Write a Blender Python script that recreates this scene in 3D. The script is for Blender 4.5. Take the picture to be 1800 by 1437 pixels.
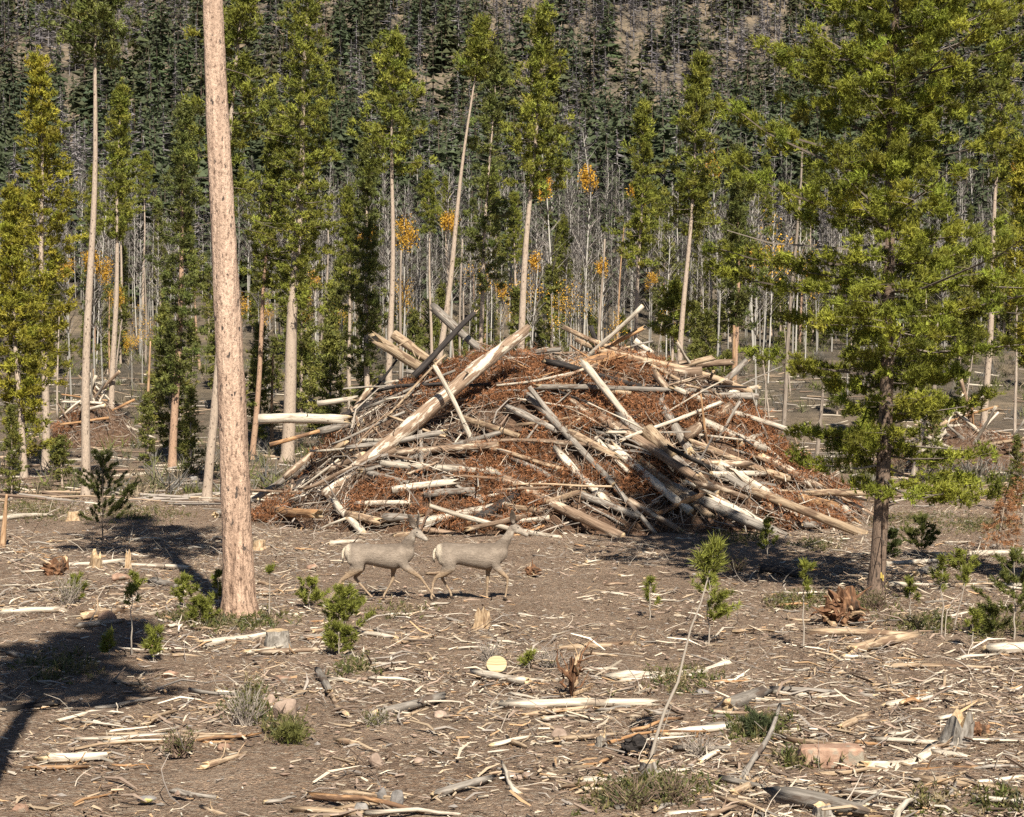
import bpy, bmesh, math, random
import numpy as np
from mathutils import Vector, Matrix

R = math.radians
sc = bpy.context.scene
for o in list(bpy.data.objects):
    bpy.data.objects.remove(o, do_unlink=True)
col = sc.collection

# ------------------------------------------------------------------ camera, sky, sun, exposure
CAMZ, FPX, YH = 3.4, 3000.0, 690.0          # eye height, focal length and horizon row in photo pixels (1800 wide)
cam_d = bpy.data.cameras.new('camera')
cam = bpy.data.objects.new('camera', cam_d)
col.objects.link(cam)
cam.location = (0, 0, CAMZ)
cam.rotation_euler = (R(90), 0, 0)
cam_d.sensor_width = 36.0
cam_d.lens = 36.0 * FPX / 1800.0
cam_d.shift_y = -(718.5 - YH) / 1800.0
cam_d.clip_start = 0.1
cam_d.clip_end = 3000
sc.camera = cam

SUN_AZ, SUN_EL = 14.5, 45.0                  # sun behind the camera, a little to the right
w = bpy.data.worlds.new('World')
sc.world = w
w.use_nodes = True
nt = w.node_tree
nt.nodes.clear()
sky = nt.nodes.new('ShaderNodeTexSky')
sky.sky_type = 'NISHITA'
sky.sun_disc = False
sky.sun_elevation = R(SUN_EL)
sky.sun_rotation = R(180 - SUN_AZ)
sky.altitude = 2600
sky.air_density = 0.8
bg = nt.nodes.new('ShaderNodeBackground')
bg.inputs[1].default_value = 0.05
wo = nt.nodes.new('ShaderNodeOutputWorld')
nt.links.new(sky.outputs[0], bg.inputs[0])
nt.links.new(bg.outputs[0], wo.inputs[0])
sun_d = bpy.data.lights.new('sun', 'SUN')
sun_d.energy = 5.0
sun_d.angle = R(0.5)
sun_d.color = (1.0, 0.93, 0.82)
sun = bpy.data.objects.new('sun', sun_d)
col.objects.link(sun)
sd = Vector((-math.sin(R(SUN_AZ)) * math.cos(R(SUN_EL)), math.cos(R(SUN_AZ)) * math.cos(R(SUN_EL)), -math.sin(R(SUN_EL))))
sun.rotation_euler = sd.to_track_quat('-Z', 'Y').to_euler()
sun.location = (20, -60, 60)
vs = sc.view_settings
vs.view_transform = 'Standard'
vs.look = 'None'
vs.exposure = 0.8
vs.gamma = 1.0
vs.use_curve_mapping = False
cy = sc.cycles
cy.max_bounces = 4
cy.diffuse_bounces = 3
cy.glossy_bounces = 1
cy.transmission_bounces = 2
cy.transparent_max_bounces = 4
cy.use_denoising = False
cy.sample_clamp_indirect = 4.0

# ------------------------------------------------------------------ numeric helpers
def vnoise(x, y, s, seed=0):
    """smooth 2-D noise in -1..1"""
    rs = np.random.RandomState(seed + 17)
    x = np.asarray(x, float) / s
    y = np.asarray(y, float) / s
    t = rs.rand(64, 64) * 2 - 1
    xi, yi = np.floor(x).astype(int), np.floor(y).astype(int)
    fx, fy = x - xi, y - yi
    fx = fx * fx * (3 - 2 * fx)
    fy = fy * fy * (3 - 2 * fy)
    g = lambda a, b: t[a % 64, b % 64]
    return ((g(xi, yi) * (1 - fx) + g(xi + 1, yi) * fx) * (1 - fy) + (g(xi, yi + 1) * (1 - fx) + g(xi + 1, yi + 1) * fx) * fy)

PD = [-60, 0, 62, 80, 95, 120, 160, 200, 240, 280, 330, 370, 420, 470, 560, 700, 950]
PZ = [0, 0, 0, .1, .6, 4.4, 8.4, 13, 21, 32, 50, 66, 90, 113, 158, 235, 330]
_pd = np.linspace(-60, 950, 2021)
_pz = np.interp(_pd, PD, PZ)
_k = np.hanning(41); _k /= _k.sum()
_pz = np.convolve(np.pad(_pz, 20, 'edge'), _k, 'valid')

def H(x, y):
    """terrain height"""
    x = np.asarray(x, float); y = np.asarray(y, float)
    z = np.interp(y, _pd, _pz)
    near = np.clip(1 - (y - 60) / 40, 0, 1)
    z = z + .035 * vnoise(x, y, 2.3, 1) + .07 * vnoise(x, y, 7, 2) * near
    far = np.clip((y - 90) / 160, 0, 1)
    z = z + far * (3.5 * vnoise(x, y, 38, 3) + 9 * far * vnoise(x, y, 120, 4))
    return z

# the big slash pile: a mound the logs lie on
PX = [-7.4, -6.6, -5.2, -4.0, -2.8, -0.8, 0.6, 2.4, 4.6, 5.9, 6.9, 8.0, 9.0, 10.0]
PT = [0.0, 0.35, 1.75, 3.1, 3.7, 4.15, 4.4, 4.45, 4.1, 3.4, 2.4, 1.35, .55, 0.0]
PYC = 46.0
def M(x, y):
    x = np.asarray(x, float); y = np.asarray(y, float)
    t = np.interp(x, PX, PT)
    hd = 5.9 * np.sqrt(np.clip(t / 4.4, 1e-4, 1)) ** .8
    v = np.abs((y - PYC) / hd)
    g = np.clip(1 - v ** 1.45, 0, 1)
    n = .22 * vnoise(x, y, .9, 11) + .24 * vnoise(x, y, 2.1, 12)
    return t * g + n * np.clip(t * g * 1.4, 0, 1) - .12 + H(x, y)

def S(x, y):
    return np.maximum(H(x, y), M(x, y))

_my = np.concatenate([np.arange(9, 62, .04), np.arange(62, 500, .4)])
def hit(px, py, f=S):
    """the point of the ground (or of the pile) that a photo pixel looks at"""
    dx, dz = (px - 900) / FPX, -(py - YH) / FPX
    zz = CAMZ + dz * _my
    i = np.argmax(zz <= f(dx * _my, _my))
    if zz[i] > f(dx * _my[i], _my[i]):
        return None
    return np.array([dx * _my[i], _my[i], zz[i]])

def at_depth(px, py, d):
    return np.array([(px - 900) / FPX * d, d, CAMZ - (py - YH) / FPX * d])

def gx(px, d):
    return (px - 900) / FPX * d

# ------------------------------------------------------------------ mesh helpers
class MB:
    def __init__(s):
        s.V, s.F3, s.F4, s.C, s.M3, s.M4, s.n = [], [], [], [], [], [], 0
    def add(s, V, F3=None, F4=None, c=(1, 1, 1), m=0):
        V = np.asarray(V, float).reshape(-1, 3)
        s.V.append(V)
        c = np.asarray(c, float)
        s.C.append(np.broadcast_to(c, (len(V), 3)) if c.ndim == 1 else c.reshape(-1, 3))
        if F3 is not None and len(F3):
            F3 = np.asarray(F3, int).reshape(-1, 3) + s.n
            s.F3.append(F3); s.M3.append(np.full(len(F3), m))
        if F4 is not None and len(F4):
            F4 = np.asarray(F4, int).reshape(-1, 4) + s.n
            s.F4.append(F4); s.M4.append(np.full(len(F4), m))
        s.n += len(V)
    def mesh(s, name, mats, smooth=False):
        me = bpy.data.meshes.new(name)
        V = np.concatenate(s.V); C = np.concatenate(s.C)
        F3 = np.concatenate(s.F3) if s.F3 else np.zeros((0, 3), int)
        F4 = np.concatenate(s.F4) if s.F4 else np.zeros((0, 4), int)
        mi = np.concatenate([np.concatenate(a) if a else np.zeros(0, int) for a in (s.M3, s.M4)])
        me.vertices.add(len(V)); me.vertices.foreach_set('co', V.astype(np.float32).ravel())
        lp = np.concatenate([F3.ravel(), F4.ravel()]).astype(np.int32)
        me.loops.add(len(lp)); me.loops.foreach_set('vertex_index', lp)
        nf = len(F3) + len(F4)
        me.polygons.add(nf)
        st = np.concatenate([np.arange(len(F3)) * 3, len(F3) * 3 + np.arange(len(F4)) * 4]).astype(np.int32)
        me.polygons.foreach_set('loop_start', st)
        me.polygons.foreach_set('material_index', mi.astype(np.int32))
        me.polygons.foreach_set('use_smooth', np.full(nf, smooth))
        a = me.color_attributes.new('Col', 'FLOAT_COLOR', 'POINT')
        a.data.foreach_set('color', np.concatenate([C, np.ones((len(C), 1))], 1).astype(np.float32).ravel())
        for m in (mats if isinstance(mats, (list, tuple)) else [mats]):
            me.materials.append(m)
        me.update(calc_edges=True)
        me.validate()
        return me

def tubes(P, Rr, S_=6, cap=False, rng=None, rough=0.0):
    """N bent tubes at once: P (N,K,3), Rr (N,K) -> verts, quads"""
    P = np.asarray(P, float); Rr = np.asarray(Rr, float)
    if P.ndim == 2:
        P = P[None]; Rr = Rr[None]
    T = np.gradient(P, axis=1)
    T /= np.linalg.norm(T, axis=2, keepdims=True) + 1e-9
    if cap:
        P = np.concatenate([P[:, :1], P, P[:, -1:]], 1)
        T = np.concatenate([T[:, :1], T, T[:, -1:]], 1)
        Rr = np.concatenate([Rr[:, :1] * .02, Rr, Rr[:, -1:] * .02], 1)
    N, K, _ = P.shape
    mT = T.mean(1)
    ref = np.where(np.abs(mT[:, 2:3]) < .8, np.array([[0, 0, 1.]]), np.array([[1., 0, 0]]))[:, None]
    A = np.cross(T, np.broadcast_to(ref, T.shape)); A /= np.linalg.norm(A, axis=2, keepdims=True) + 1e-9
    B = np.cross(T, A)
    th = np.arange(S_) / S_ * 2 * math.pi
    rr = Rr[:, :, None] * np.ones(S_)
    if rough and rng is not None:
        rr = rr * (1 + rough * (rng.rand(N, K, S_) - .5) * 2)
    V = P[:, :, None] + rr[..., None] * (A[:, :, None] * np.cos(th)[:, None] + B[:, :, None] * np.sin(th)[:, None])
    k, s = np.meshgrid(np.arange(K - 1), np.arange(S_), indexing='ij')
    q = np.stack([k * S_ + s, k * S_ + (s + 1) % S_, (k + 1) * S_ + (s + 1) % S_, (k + 1) * S_ + s], -1).reshape(-1, 4)
    F = (q[None] + (np.arange(N) * K * S_)[:, None, None]).reshape(-1, 4)
    return V.reshape(-1, 3), F, K * S_

def unit(v):
    return v / (np.linalg.norm(v, axis=-1, keepdims=True) + 1e-9)

def tufts(mb, rng, P, D, L, W, n, c, spread=1.0, m=0, cj=.18):
    """needle tufts: P,D (T,3); n needles each a thin triangle"""
    T = len(P)
    if T == 0:
        return
    D = unit(D)
    r = rng.randn(T, n, 3)
    r = unit(r - (r * D[:, None]).sum(-1, keepdims=True) * D[:, None])
    a = (.25 + .95 * rng.rand(T, n, 1)) * spread
    nd = unit(D[:, None] * np.cos(a) + r * np.sin(a))
    Ls = (np.asarray(L).reshape(-1, 1, 1) if np.ndim(L) else L) * (.7 + .5 * rng.rand(T, n, 1))
    b = P[:, None] + D[:, None] * Ls * (rng.rand(T, n, 1) * .9 - .5)
    sd_ = unit(np.cross(nd, rng.randn(T, n, 3))) * W * .5
    V = np.stack([b - sd_, b + sd_, b + nd * Ls], 2)
    cc = np.asarray(c, float)
    cc = np.broadcast_to(cc, (T, 3)) if cc.ndim == 1 else cc
    cc = cc[:, None, None] * (1 + cj * rng.randn(T, n, 1, 1)) * np.ones((1, 1, 3, 1))
    F = np.arange(T * n * 3).reshape(-1, 3)
    mb.add(V.reshape(-1, 3), F3=F, c=np.clip(cc.reshape(-1, 3), .004, 1), m=m)

# ------------------------------------------------------------------ objects, tags
def tag(o, label=None, cat=None, group=None, kind=None):
    if label: o['label'] = label
    if cat: o['category'] = cat
    if group: o['group'] = group
    if kind: o['kind'] = kind
    return o

def obj(name, me, parent=None, loc=None, mtx=None):
    o = bpy.data.objects.new(name, me)
    col.objects.link(o)
    if parent: o.parent = parent
    if loc is not None: o.location = loc
    if mtx is not None: o.matrix_world = mtx
    return o

def empty(name, loc, rz=0.0):
    o = bpy.data.objects.new(name, None)
    col.objects.link(o)
    o.empty_display_size = .2
    o.location = loc
    o.rotation_euler = (0, 0, rz)
    return o

def copy_tree(src, parent=None):
    c = src.copy(); col.objects.link(c)
    if parent: c.parent = parent
    for ch in src.children:
        copy_tree(ch, c)
    return c

# ------------------------------------------------------------------ materials
def newmat(name):
    m = bpy.data.materials.new(name)
    m.use_nodes = True
    t = m.node_tree
    t.nodes.clear()
    out = t.nodes.new('ShaderNodeOutputMaterial')
    return m, t, out

def nd(t, typ, **kw):
    n = t.nodes.new(typ)
    for k, v in kw.items():
        if k == 'ins':
            for i, x in v.items():
                n.inputs[i].default_value = x
        else:
            setattr(n, k, v)
    return n

def noise(t, vec, scale, detail=4, rough=.55):
    n = nd(t, 'ShaderNodeTexNoise', ins={'Scale': scale, 'Detail': detail, 'Roughness': rough})
    if vec: t.links.new(vec, n.inputs['Vector'])
    return n.outputs['Fac']

def ramp(t, fac, stops):
    n = nd(t, 'ShaderNodeValToRGB')
    el = n.color_ramp.elements
    while len(el) < len(stops): el.new(.5)
    for e, (p, c) in zip(el, stops):
        e.position = p
        e.color = (*c, 1) if len(c) == 3 else c
    t.links.new(fac, n.inputs[0])
    return n.outputs[0]

def mixc(t, fac, a, b, mode='MIX'):
    n = nd(t, 'ShaderNodeMix', data_type='RGBA', blend_type=mode)
    if isinstance(fac, (int, float)): n.inputs[0].default_value = fac
    else: t.links.new(fac, n.inputs[0])
    for i, v in ((6, a), (7, b)):
        if isinstance(v, tuple): n.inputs[i].default_value = (*v, 1)
        else: t.links.new(v, n.inputs[i])
    return n.outputs[2]

def mapping(t, scale, src='Object'):
    tc = nd(t, 'ShaderNodeTexCoord')
    mp = nd(t, 'ShaderNodeMapping', ins={'Scale': scale})
    t.links.new(tc.outputs[src], mp.inputs['Vector'])
    return mp.outputs[0]

def finish(t, out, colr, rough=.85, bump=None, bd=.02, bs=.6, spec=.25, transl=0.0):
    p = nd(t, 'ShaderNodeBsdfPrincipled', ins={'Roughness': rough, 'Specular IOR Level': spec})
    if isinstance(colr, tuple): p.inputs['Base Color'].default_value = (*colr, 1)
    else: t.links.new(colr, p.inputs['Base Color'])
    if bump is not None:
        b = nd(t, 'ShaderNodeBump', ins={'Strength': bs, 'Distance': bd})
        t.links.new(bump, b.inputs['Height'])
        t.links.new(b.outputs[0], p.inputs['Normal'])
    sh = p.outputs[0]
    if transl:
        tr = nd(t, 'ShaderNodeBsdfTranslucent')
        t.links.new(colr, tr.inputs[0])
        mx = nd(t, 'ShaderNodeMixShader', ins={0: transl})
        t.links.new(sh, mx.inputs[1]); t.links.new(tr.outputs[0], mx.inputs[2])
        sh = mx.outputs[0]
    t.links.new(sh, out.inputs[0])

def objvar(t, c, lo=.78, hi=1.2):
    """each object a little lighter or darker"""
    oi = nd(t, 'ShaderNodeObjectInfo')
    mr = nd(t, 'ShaderNodeMapRange', ins={3: lo, 4: hi})
    t.links.new(oi.outputs['Random'], mr.inputs[0])
    h = nd(t, 'ShaderNodeHueSaturation')
    t.links.new(mr.outputs[0], h.inputs['Value'])
    t.links.new(c, h.inputs['Color'])
    return h.outputs[0]

def wood(name, a, b, patch=None, pf=.55, axis=0, bump=.02, gs=26, ls=1.6):
    """grain along one axis with streaks, cracks and patches of bark or bare wood"""
    m, t, out = newmat(name)
    s = [gs, gs, gs]; s[axis] = ls
    s2 = [7, 7, 7]; s2[axis] = 1.7
    g = noise(t, mapping(t, s), 1.0, 5, .65)
    c = ramp(t, g, [(.3, tuple(x * .55 for x in a)), (.48, a), (.68, b)])
    if patch:
        pn = noise(t, mapping(t, s2), 1.0, 4, .6)
        f = ramp(t, pn, [(max(pf - .03, 0), (0, 0, 0)), (pf + .03, (1, 1, 1))])
        c = mixc(t, f, c, mixc(t, g, tuple(x * .8 for x in patch), tuple(min(1, x * 1.2) for x in patch)))
    cr = noise(t, mapping(t, [x * 1.8 for x in s]), 1.0, 3, .5)
    f2 = ramp(t, cr, [(.30, (.35, .3, .27)), (.40, (1, 1, 1))])
    c = mixc(t, .8, c, f2, 'MULTIPLY')
    kn = nd(t, 'ShaderNodeTexVoronoi', ins={'Scale': 3.2, 'Randomness': 1.0})
    t.links.new(mapping(t, (1, 1, 1)), kn.inputs['Vector'])
    f3 = ramp(t, kn.outputs['Distance'], [(.06, (.25, .2, .17)), (.10, (1, 1, 1))])
    c = mixc(t, .8, c, f3, 'MULTIPLY')
    finish(t, out, objvar(t, c), .88, g, bump, .9, .2)
    return m

W_WHITE = wood('bleached_wood', (.50, .43, .335), (.72, .64, .52), (.30, .24, .18), .66)
W_TAN = wood('tan_bare_wood', (.36, .26, .165), (.54, .42, .29), (.19, .125, .08), .58)
W_BARK = wood('brown_bark_wood', (.20, .135, .09), (.34, .245, .17), (.50, .40, .29), .60)
W_GREY = wood('grey_weathered_wood', (.235, .205, .17), (.40, .355, .30), (.14, .105, .08), .62)
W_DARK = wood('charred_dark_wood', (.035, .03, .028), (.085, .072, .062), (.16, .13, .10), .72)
W_ORANGE = wood('orange_split_wood', (.36, .20, .095), (.52, .34, .19), (.17, .10, .06), .58)
W_PEEL = wood('half_peeled_wood', (.27, .185, .125), (.40, .29, .20), (.66, .58, .46), .55)
WOODS = dict(p=W_PEEL, w=W_WHITE, t=W_TAN, b=W_BARK, g=W_GREY, d=W_DARK, o=W_ORANGE)

def cut_mat():
    m, t, out = newmat('cut_wood_end')
    v = mapping(t, (1, 1, 1))
    n = noise(t, v, 30, 4)
    c = ramp(t, n, [(.3, (.34, .22, .12)), (.55, (.56, .42, .25)), (.75, (.66, .54, .36))])
    finish(t, out, objvar(t, c, .85, 1.15), .9, n, .01, .5)
    return m
CUT = cut_mat()

def fresh_mat():
    m, t, out = newmat('fresh_cut_wood')
    wv = nd(t, 'ShaderNodeTexWave', wave_type='RINGS', rings_direction='X', ins={'Scale': 22, 'Distortion': 1.5, 'Detail': 2})
    t.links.new(mapping(t, (0.01, 1, 1)), wv.inputs['Vector'])
    c = ramp(t, wv.outputs['Fac'], [(0, (.33, .24, .12)), (1, (.55, .45, .27))])
    finish(t, out, c, .85)
    return m
FRESH = fresh_mat()

def bark_mat(name, a, b, dark, fs=1.0, thr=.36, zs=.28):
    m, t, out = newmat(name)
    v = mapping(t, (1, 1, zs))
    n1 = noise(t, v, 26 * fs, 5, .65)
    n2 = noise(t, mapping(t, (1, 1, .4)), 4 * fs, 3)
    c = mixc(t, n2, a, b)
    f = ramp(t, n1, [(thr - .04, (1, 1, 1)), (thr + .05, (0, 0, 0))])
    c = mixc(t, f, c, dark)
    vo = nd(t, 'ShaderNodeTexVoronoi', ins={'Scale': 30 * fs, 'Randomness': 1.0})
    t.links.new(mapping(t, (1, 1, .45)), vo.inputs['Vector'])
    c = mixc(t, .55, c, ramp(t, vo.outputs['Distance'], [(.1, (1.15, 1.1, 1.05)), (.55, (.72, .70, .68))]), 'MULTIPLY')
    kn = nd(t, 'ShaderNodeTexVoronoi', ins={'Scale': 5.5 * fs, 'Randomness': 1.0})
    t.links.new(mapping(t, (1, 1, .7)), kn.inputs['Vector'])
    c = mixc(t, .85, c, ramp(t, kn.outputs['Distance'], [(.10, (.22, .18, .16)), (.16, (1, 1, 1))]), 'MULTIPLY')
    finish(t, out, c, .9, n1, .03, .8, .15)
    return m
def big_bark():
    m, t, out = newmat('scaly_pink_bark')
    sx = nd(t, 'ShaderNodeSeparateXYZ'); tc = nd(t, 'ShaderNodeTexCoord')
    t.links.new(tc.outputs['Object'], sx.inputs[0])
    low = nd(t, 'ShaderNodeMapRange', ins={1: 5.0, 2: .2})           # rougher, flakier bark towards the foot
    t.links.new(sx.outputs[2], low.inputs[0])
    fine = noise(t, mapping(t, (1, 1, .55)), 21, 4, .75)
    plate = noise(t, mapping(t, (1, 1, .16)), 17, 5, .65)
    big = noise(t, mapping(t, (1, 1, .4)), 3, 3)
    c = mixc(t, big, (.56, .405, .30), (.66, .50, .385))
    c = mixc(t, .8, c, ramp(t, fine, [(.36, (.22, .18, .165)), (.44, (.85, .82, .80)), (.60, (1.1, 1.08, 1.06))]), 'MULTIPLY')
    pl = ramp(t, plate, [(.36, (.22, .18, .16)), (.47, (.75, .70, .66)), (.62, (1.1, 1.05, 1.0))])
    c = mixc(t, low.outputs[0], c, mixc(t, .9, c, pl, 'MULTIPLY'))
    st = noise(t, mapping(t, (1, 1, .06)), 9, 3, .6)
    c = mixc(t, .7, c, ramp(t, st, [(.36, (.62, .58, .56)), (.56, (1.08, 1.06, 1.04))]), 'MULTIPLY')
    fl = noise(t, mapping(t, (1, 1, .5)), 14, 2, .5)
    c = mixc(t, ramp(t, fl, [(.31, (1, 1, 1)), (.36, (0, 0, 0))]), c, (.10, .078, .065))
    h = nd(t, 'ShaderNodeMath', operation='ADD'); t.links.new(fine, h.inputs[0]); t.links.new(plate, h.inputs[1])
    finish(t, out, c, .92, h.outputs[0], .05, .9, .12)
    return m
BARK_BIG = big_bark()
BARK_PINE = bark_mat('pine_bark', (.40, .31, .235), (.52, .43, .34), (.12, .09, .07), .9, .38)
BARK_DARK = bark_mat('shade_darkened_pine_bark', (.16, .115, .085), (.27, .195, .145), (.05, .04, .034), .9, .42)  # dark grey-brown bark, deepened further to stand in for the crown's shade
BARK_RED = bark_mat('orange_pine_bark', (.40, .25, .16), (.48, .33, .23), (.12, .08, .06), .9, .38)

def col_mat(name, rough=.85, transl=0.0, var=0.0, spec=.2, bumps=0):
    m, t, out = newmat(name)
    a = nd(t, 'ShaderNodeAttribute', attribute_name='Col')
    c = a.outputs['Color']
    if var: c = objvar(t, c, 1 - var, 1 + var)
    b = None
    if bumps: b = noise(t, mapping(t, (1, 1, 1)), bumps, 4)
    finish(t, out, c, rough, b, .01, .5, spec, transl)
    return m
NEEDLE = col_mat('pine_needles', .6, .10, .12, .25)
FARLEAF = col_mat('distant_foliage', .8, .15, .18, .1)
TWIG = col_mat('dead_twig_wood', .9)
CHIP = col_mat('splintered_wood', .9)
LIMB = col_mat('limb_bark', .9)

def ground_mat():
    m, t, out = newmat('forest_soil')
    v = mapping(t, (1, 1, 1))
    n1 = noise(t, v, .55, 5, .6)
    n2 = noise(t, v, 9, 6, .7)
    n3 = noise(t, v, 45, 3, .6)
    c = ramp(t, n1, [(.3, (.25, .178, .125)), (.5, (.345, .256, .184)), (.72, (.45, .345, .255))])
    c2 = ramp(t, n2, [(.28, (.38, .34, .32)), (.5, (1, .97, .94)), (.72, (1.5, 1.46, 1.38))])
    c = mixc(t, .9, c, c2, 'MULTIPLY')
    c = mixc(t, .7, c, ramp(t, n3, [(.3, (.4, .38, .36)), (.55, (1.05, 1, 1)), (.75, (1.7, 1.6, 1.45))]), 'MULTIPLY')
    vo = nd(t, 'ShaderNodeTexVoronoi', ins={'Scale': 34, 'Randomness': 1.0})
    t.links.new(mapping(t, (1, 1.6, 1)), vo.inputs['Vector'])
    fleck = ramp(t, vo.outputs['Color'], [(.50, (.62, .58, .55)), (.62, (1, 1, 1)), (.80, (1, 1, 1)), (.86, (1.75, 1.65, 1.5))])
    dm = ramp(t, vo.outputs['Distance'], [(.30, (1, 1, 1)), (.52, (0, 0, 0))])
    c = mixc(t, dm, c, mixc(t, 1.0, c, fleck, 'MULTIPLY'))
    for ang, th0, tone in ((.35, .60, (.50, .41, .31)), (-.5, .62, (.36, .29, .225)), (1.2, .64, (.60, .52, .41)), (.1, .62, (.085, .062, .048))):
        tc2 = nd(t, 'ShaderNodeTexCoord')
        mp = nd(t, 'ShaderNodeMapping', ins={'Scale': (11, 62, 20), 'Rotation': (0, 0, ang), 'Location': (ang * 7, 3, 0)})
        t.links.new(tc2.outputs['Object'], mp.inputs['Vector'])
        sn = noise(t, mp.outputs[0], 1.0, 2, .5)
        c = mixc(t, ramp(t, sn, [(th0, (0, 0, 0)), (th0 + .035, (1, 1, 1))]), c, tone)
    # dry grass and sage on the far slopes
    geo = nd(t, 'ShaderNodeNewGeometry')
    sx = nd(t, 'ShaderNodeSeparateXYZ')
    t.links.new(geo.outputs['Position'], sx.inputs[0])
    mr = nd(t, 'ShaderNodeMapRange', ins={1: 60.0, 2: 110.0})
    t.links.new(sx.outputs[1], mr.inputs[0])
    nf = noise(t, v, .12, 5, .65)
    nf2 = noise(t, v, 1.3, 4, .7)
    far = ramp(t, nf, [(.35, (.13, .112, .088)), (.5, (.18, .15, .112)), (.66, (.29, .23, .16))])
    far = mixc(t, .8, far, ramp(t, nf2, [(.3, (.35, .37, .36)), (.6, (1.1, 1.05, 1))]), 'MULTIPLY')
    c = mixc(t, mr.outputs[0], c, far)
    h = nd(t, 'ShaderNodeMath', operation='ADD')
    t.links.new(n2, h.inputs[0]); t.links.new(n3, h.inputs[1])
    finish(t, out, c, .95, h.outputs[0], .09, 1.0, .1)
    return m
SOIL = ground_mat()

def rock_mat(name, a, b, lichen=None):
    m, t, out = newmat(name)
    v = mapping(t, (1, 1, 1))
    n = noise(t, v, 9, 6, .65)
    c = ramp(t, n, [(.3, tuple(x * .6 for x in a)), (.5, a), (.7, b)])
    if lichen:
        f = ramp(t, noise(t, v, 5, 4), [(.55, (0, 0, 0)), (.62, (1, 1, 1))])
        c = mixc(t, f, c, lichen)
    finish(t, out, objvar(t, c), .92, n, .03, .7, .15)
    return m
ROCK_RED = rock_mat('red_sandstone', (.36, .225, .155), (.50, .35, .25), (.30, .26, .20))
ROCK_TAN = rock_mat('pinkish_rock', (.34, .25, .19), (.46, .36, .28))
ROCK_GREY = rock_mat('grey_lichen_rock', (.24, .22, .20), (.40, .37, .32), (.42, .38, .14))

# ------------------------------------------------------------------ ground
def build_ground():
    ys = np.concatenate([np.linspace(-40, 8, 14), 8 + 54 * (np.linspace(0, 1, 230)[1:]) ** 1.25, np.linspace(62, 140, 60)[1:], np.linspace(140, 900, 160)[1:]])
    u = np.linspace(-1, 1, 211)
    u = np.sign(u) * np.abs(u) ** 1.25
    Y, U = np.meshgrid(ys, u, indexing='ij')
    X = U * (14 + .62 * np.abs(Y))
    Z = H(X, Y)
    nearf = np.clip(1 - (Y - 40) / 30, 0, 1) * np.clip((Y - 4) / 5, 0, 1)
    Z = Z + nearf * (.05 * vnoise(X, Y, .45, 21) + .03 * vnoise(X, Y, .18, 22))
    n, k = Y.shape
    i, j = np.meshgrid(np.arange(n - 1), np.arange(k - 1), indexing='ij')
    F = np.stack([i * k + j, i * k + j + 1, (i + 1) * k + j + 1, (i + 1) * k + j], -1).reshape(-1, 4)
    mb = MB()
    mb.add(np.stack([X, Y, Z], -1), F4=F)
    o = obj('ground', mb.mesh('ground', SOIL, True))
    tag(o, kind='structure')
build_ground()

# ------------------------------------------------------------------ far hillside forest
rng = np.random.RandomState(5)

def spruce_template(r, layers=11, per=6, wid=.17, dead=False, nt=170, tw=.0062):
    """a narrow conifer of height 1: drooping boughs round a stem"""
    mb = MB()
    st, F, _ = tubes(np.array([[0, 0, -.03], [0, 0, .5], [0, 0, 1.]]), np.array([.010, .007, .002]), 3)
    cw = (.25, .225, .21) if dead else (.13, .10, .075)
    mb.add(st, F4=F, c=cw)
    V, C = [], []
    if dead:
        for i in range(nt):
            z = r.uniform(.12, .97); a = r.uniform(0, 6.283)
            L = wid * (1.05 - z) * r.uniform(.4, 1.2) + .01
            d = np.array([math.cos(a), math.sin(a), r.uniform(-.5, .25)])
            s = np.array([-math.sin(a), math.cos(a), r.uniform(-1, 1)]) * tw
            b = np.array([0, 0, z])
            V += [b - s, b + s, b + d * L]
            g = r.uniform(.7, 1.25)
            C += [np.array((.25, .228, .225)) * g] * 3
    else:
        for i in range(layers):
            z = .10 + .88 * (i / (layers - 1)) ** .95
            for j in range(per):
                a = (j + r.rand()) / per * 6.283
                L = wid * (1.06 - z) ** .85 * r.uniform(.55, 1.15) + .012
                zz = z + r.uniform(-.03, .03)
                d = np.array([math.cos(a), math.sin(a), 0]); s = np.array([-math.sin(a), math.cos(a), 0])
                wd = L * r.uniform(.24, .42)
                b = np.array([0, 0, zz + .02])
                mid = b + d * L * .6 + np.array([0, 0, -.12 * L])
                tip = b + d * L + np.array([0, 0, -.42 * L * r.uniform(.3, 1.2)])
                g = r.uniform(.75, 1.22)
                c = np.array((.074, .090, .047)) * g
                dn = np.array([0, 0, -.35 * L * r.rand()])
                V += [b, mid - s * wd + dn, tip, b, tip, mid + s * wd + dn]
                C += [c] * 6
                p = mid + r.randn(3) * L * .25
                V += [p + d * L * .3 - s * wd * .6, p + d * L * .3 + s * wd * .6, p + np.array([0, 0, .3 * L]) + d * .25 * L]
                C += [c * 1.15] * 3
    V = np.array(V); C = np.array(C)
    mb.add(V, F3=np.arange(len(V)).reshape(-1, 3), c=C)
    return mb

def flat(mb):
    V = np.concatenate(mb.V); C = np.concatenate(mb.C)
    F3 = np.concatenate(mb.F3) if mb.F3 else np.zeros((0, 3), int)
    F4 = np.concatenate(mb.F4) if mb.F4 else np.zeros((0, 4), int)
    return V, F3, F4, C

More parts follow.
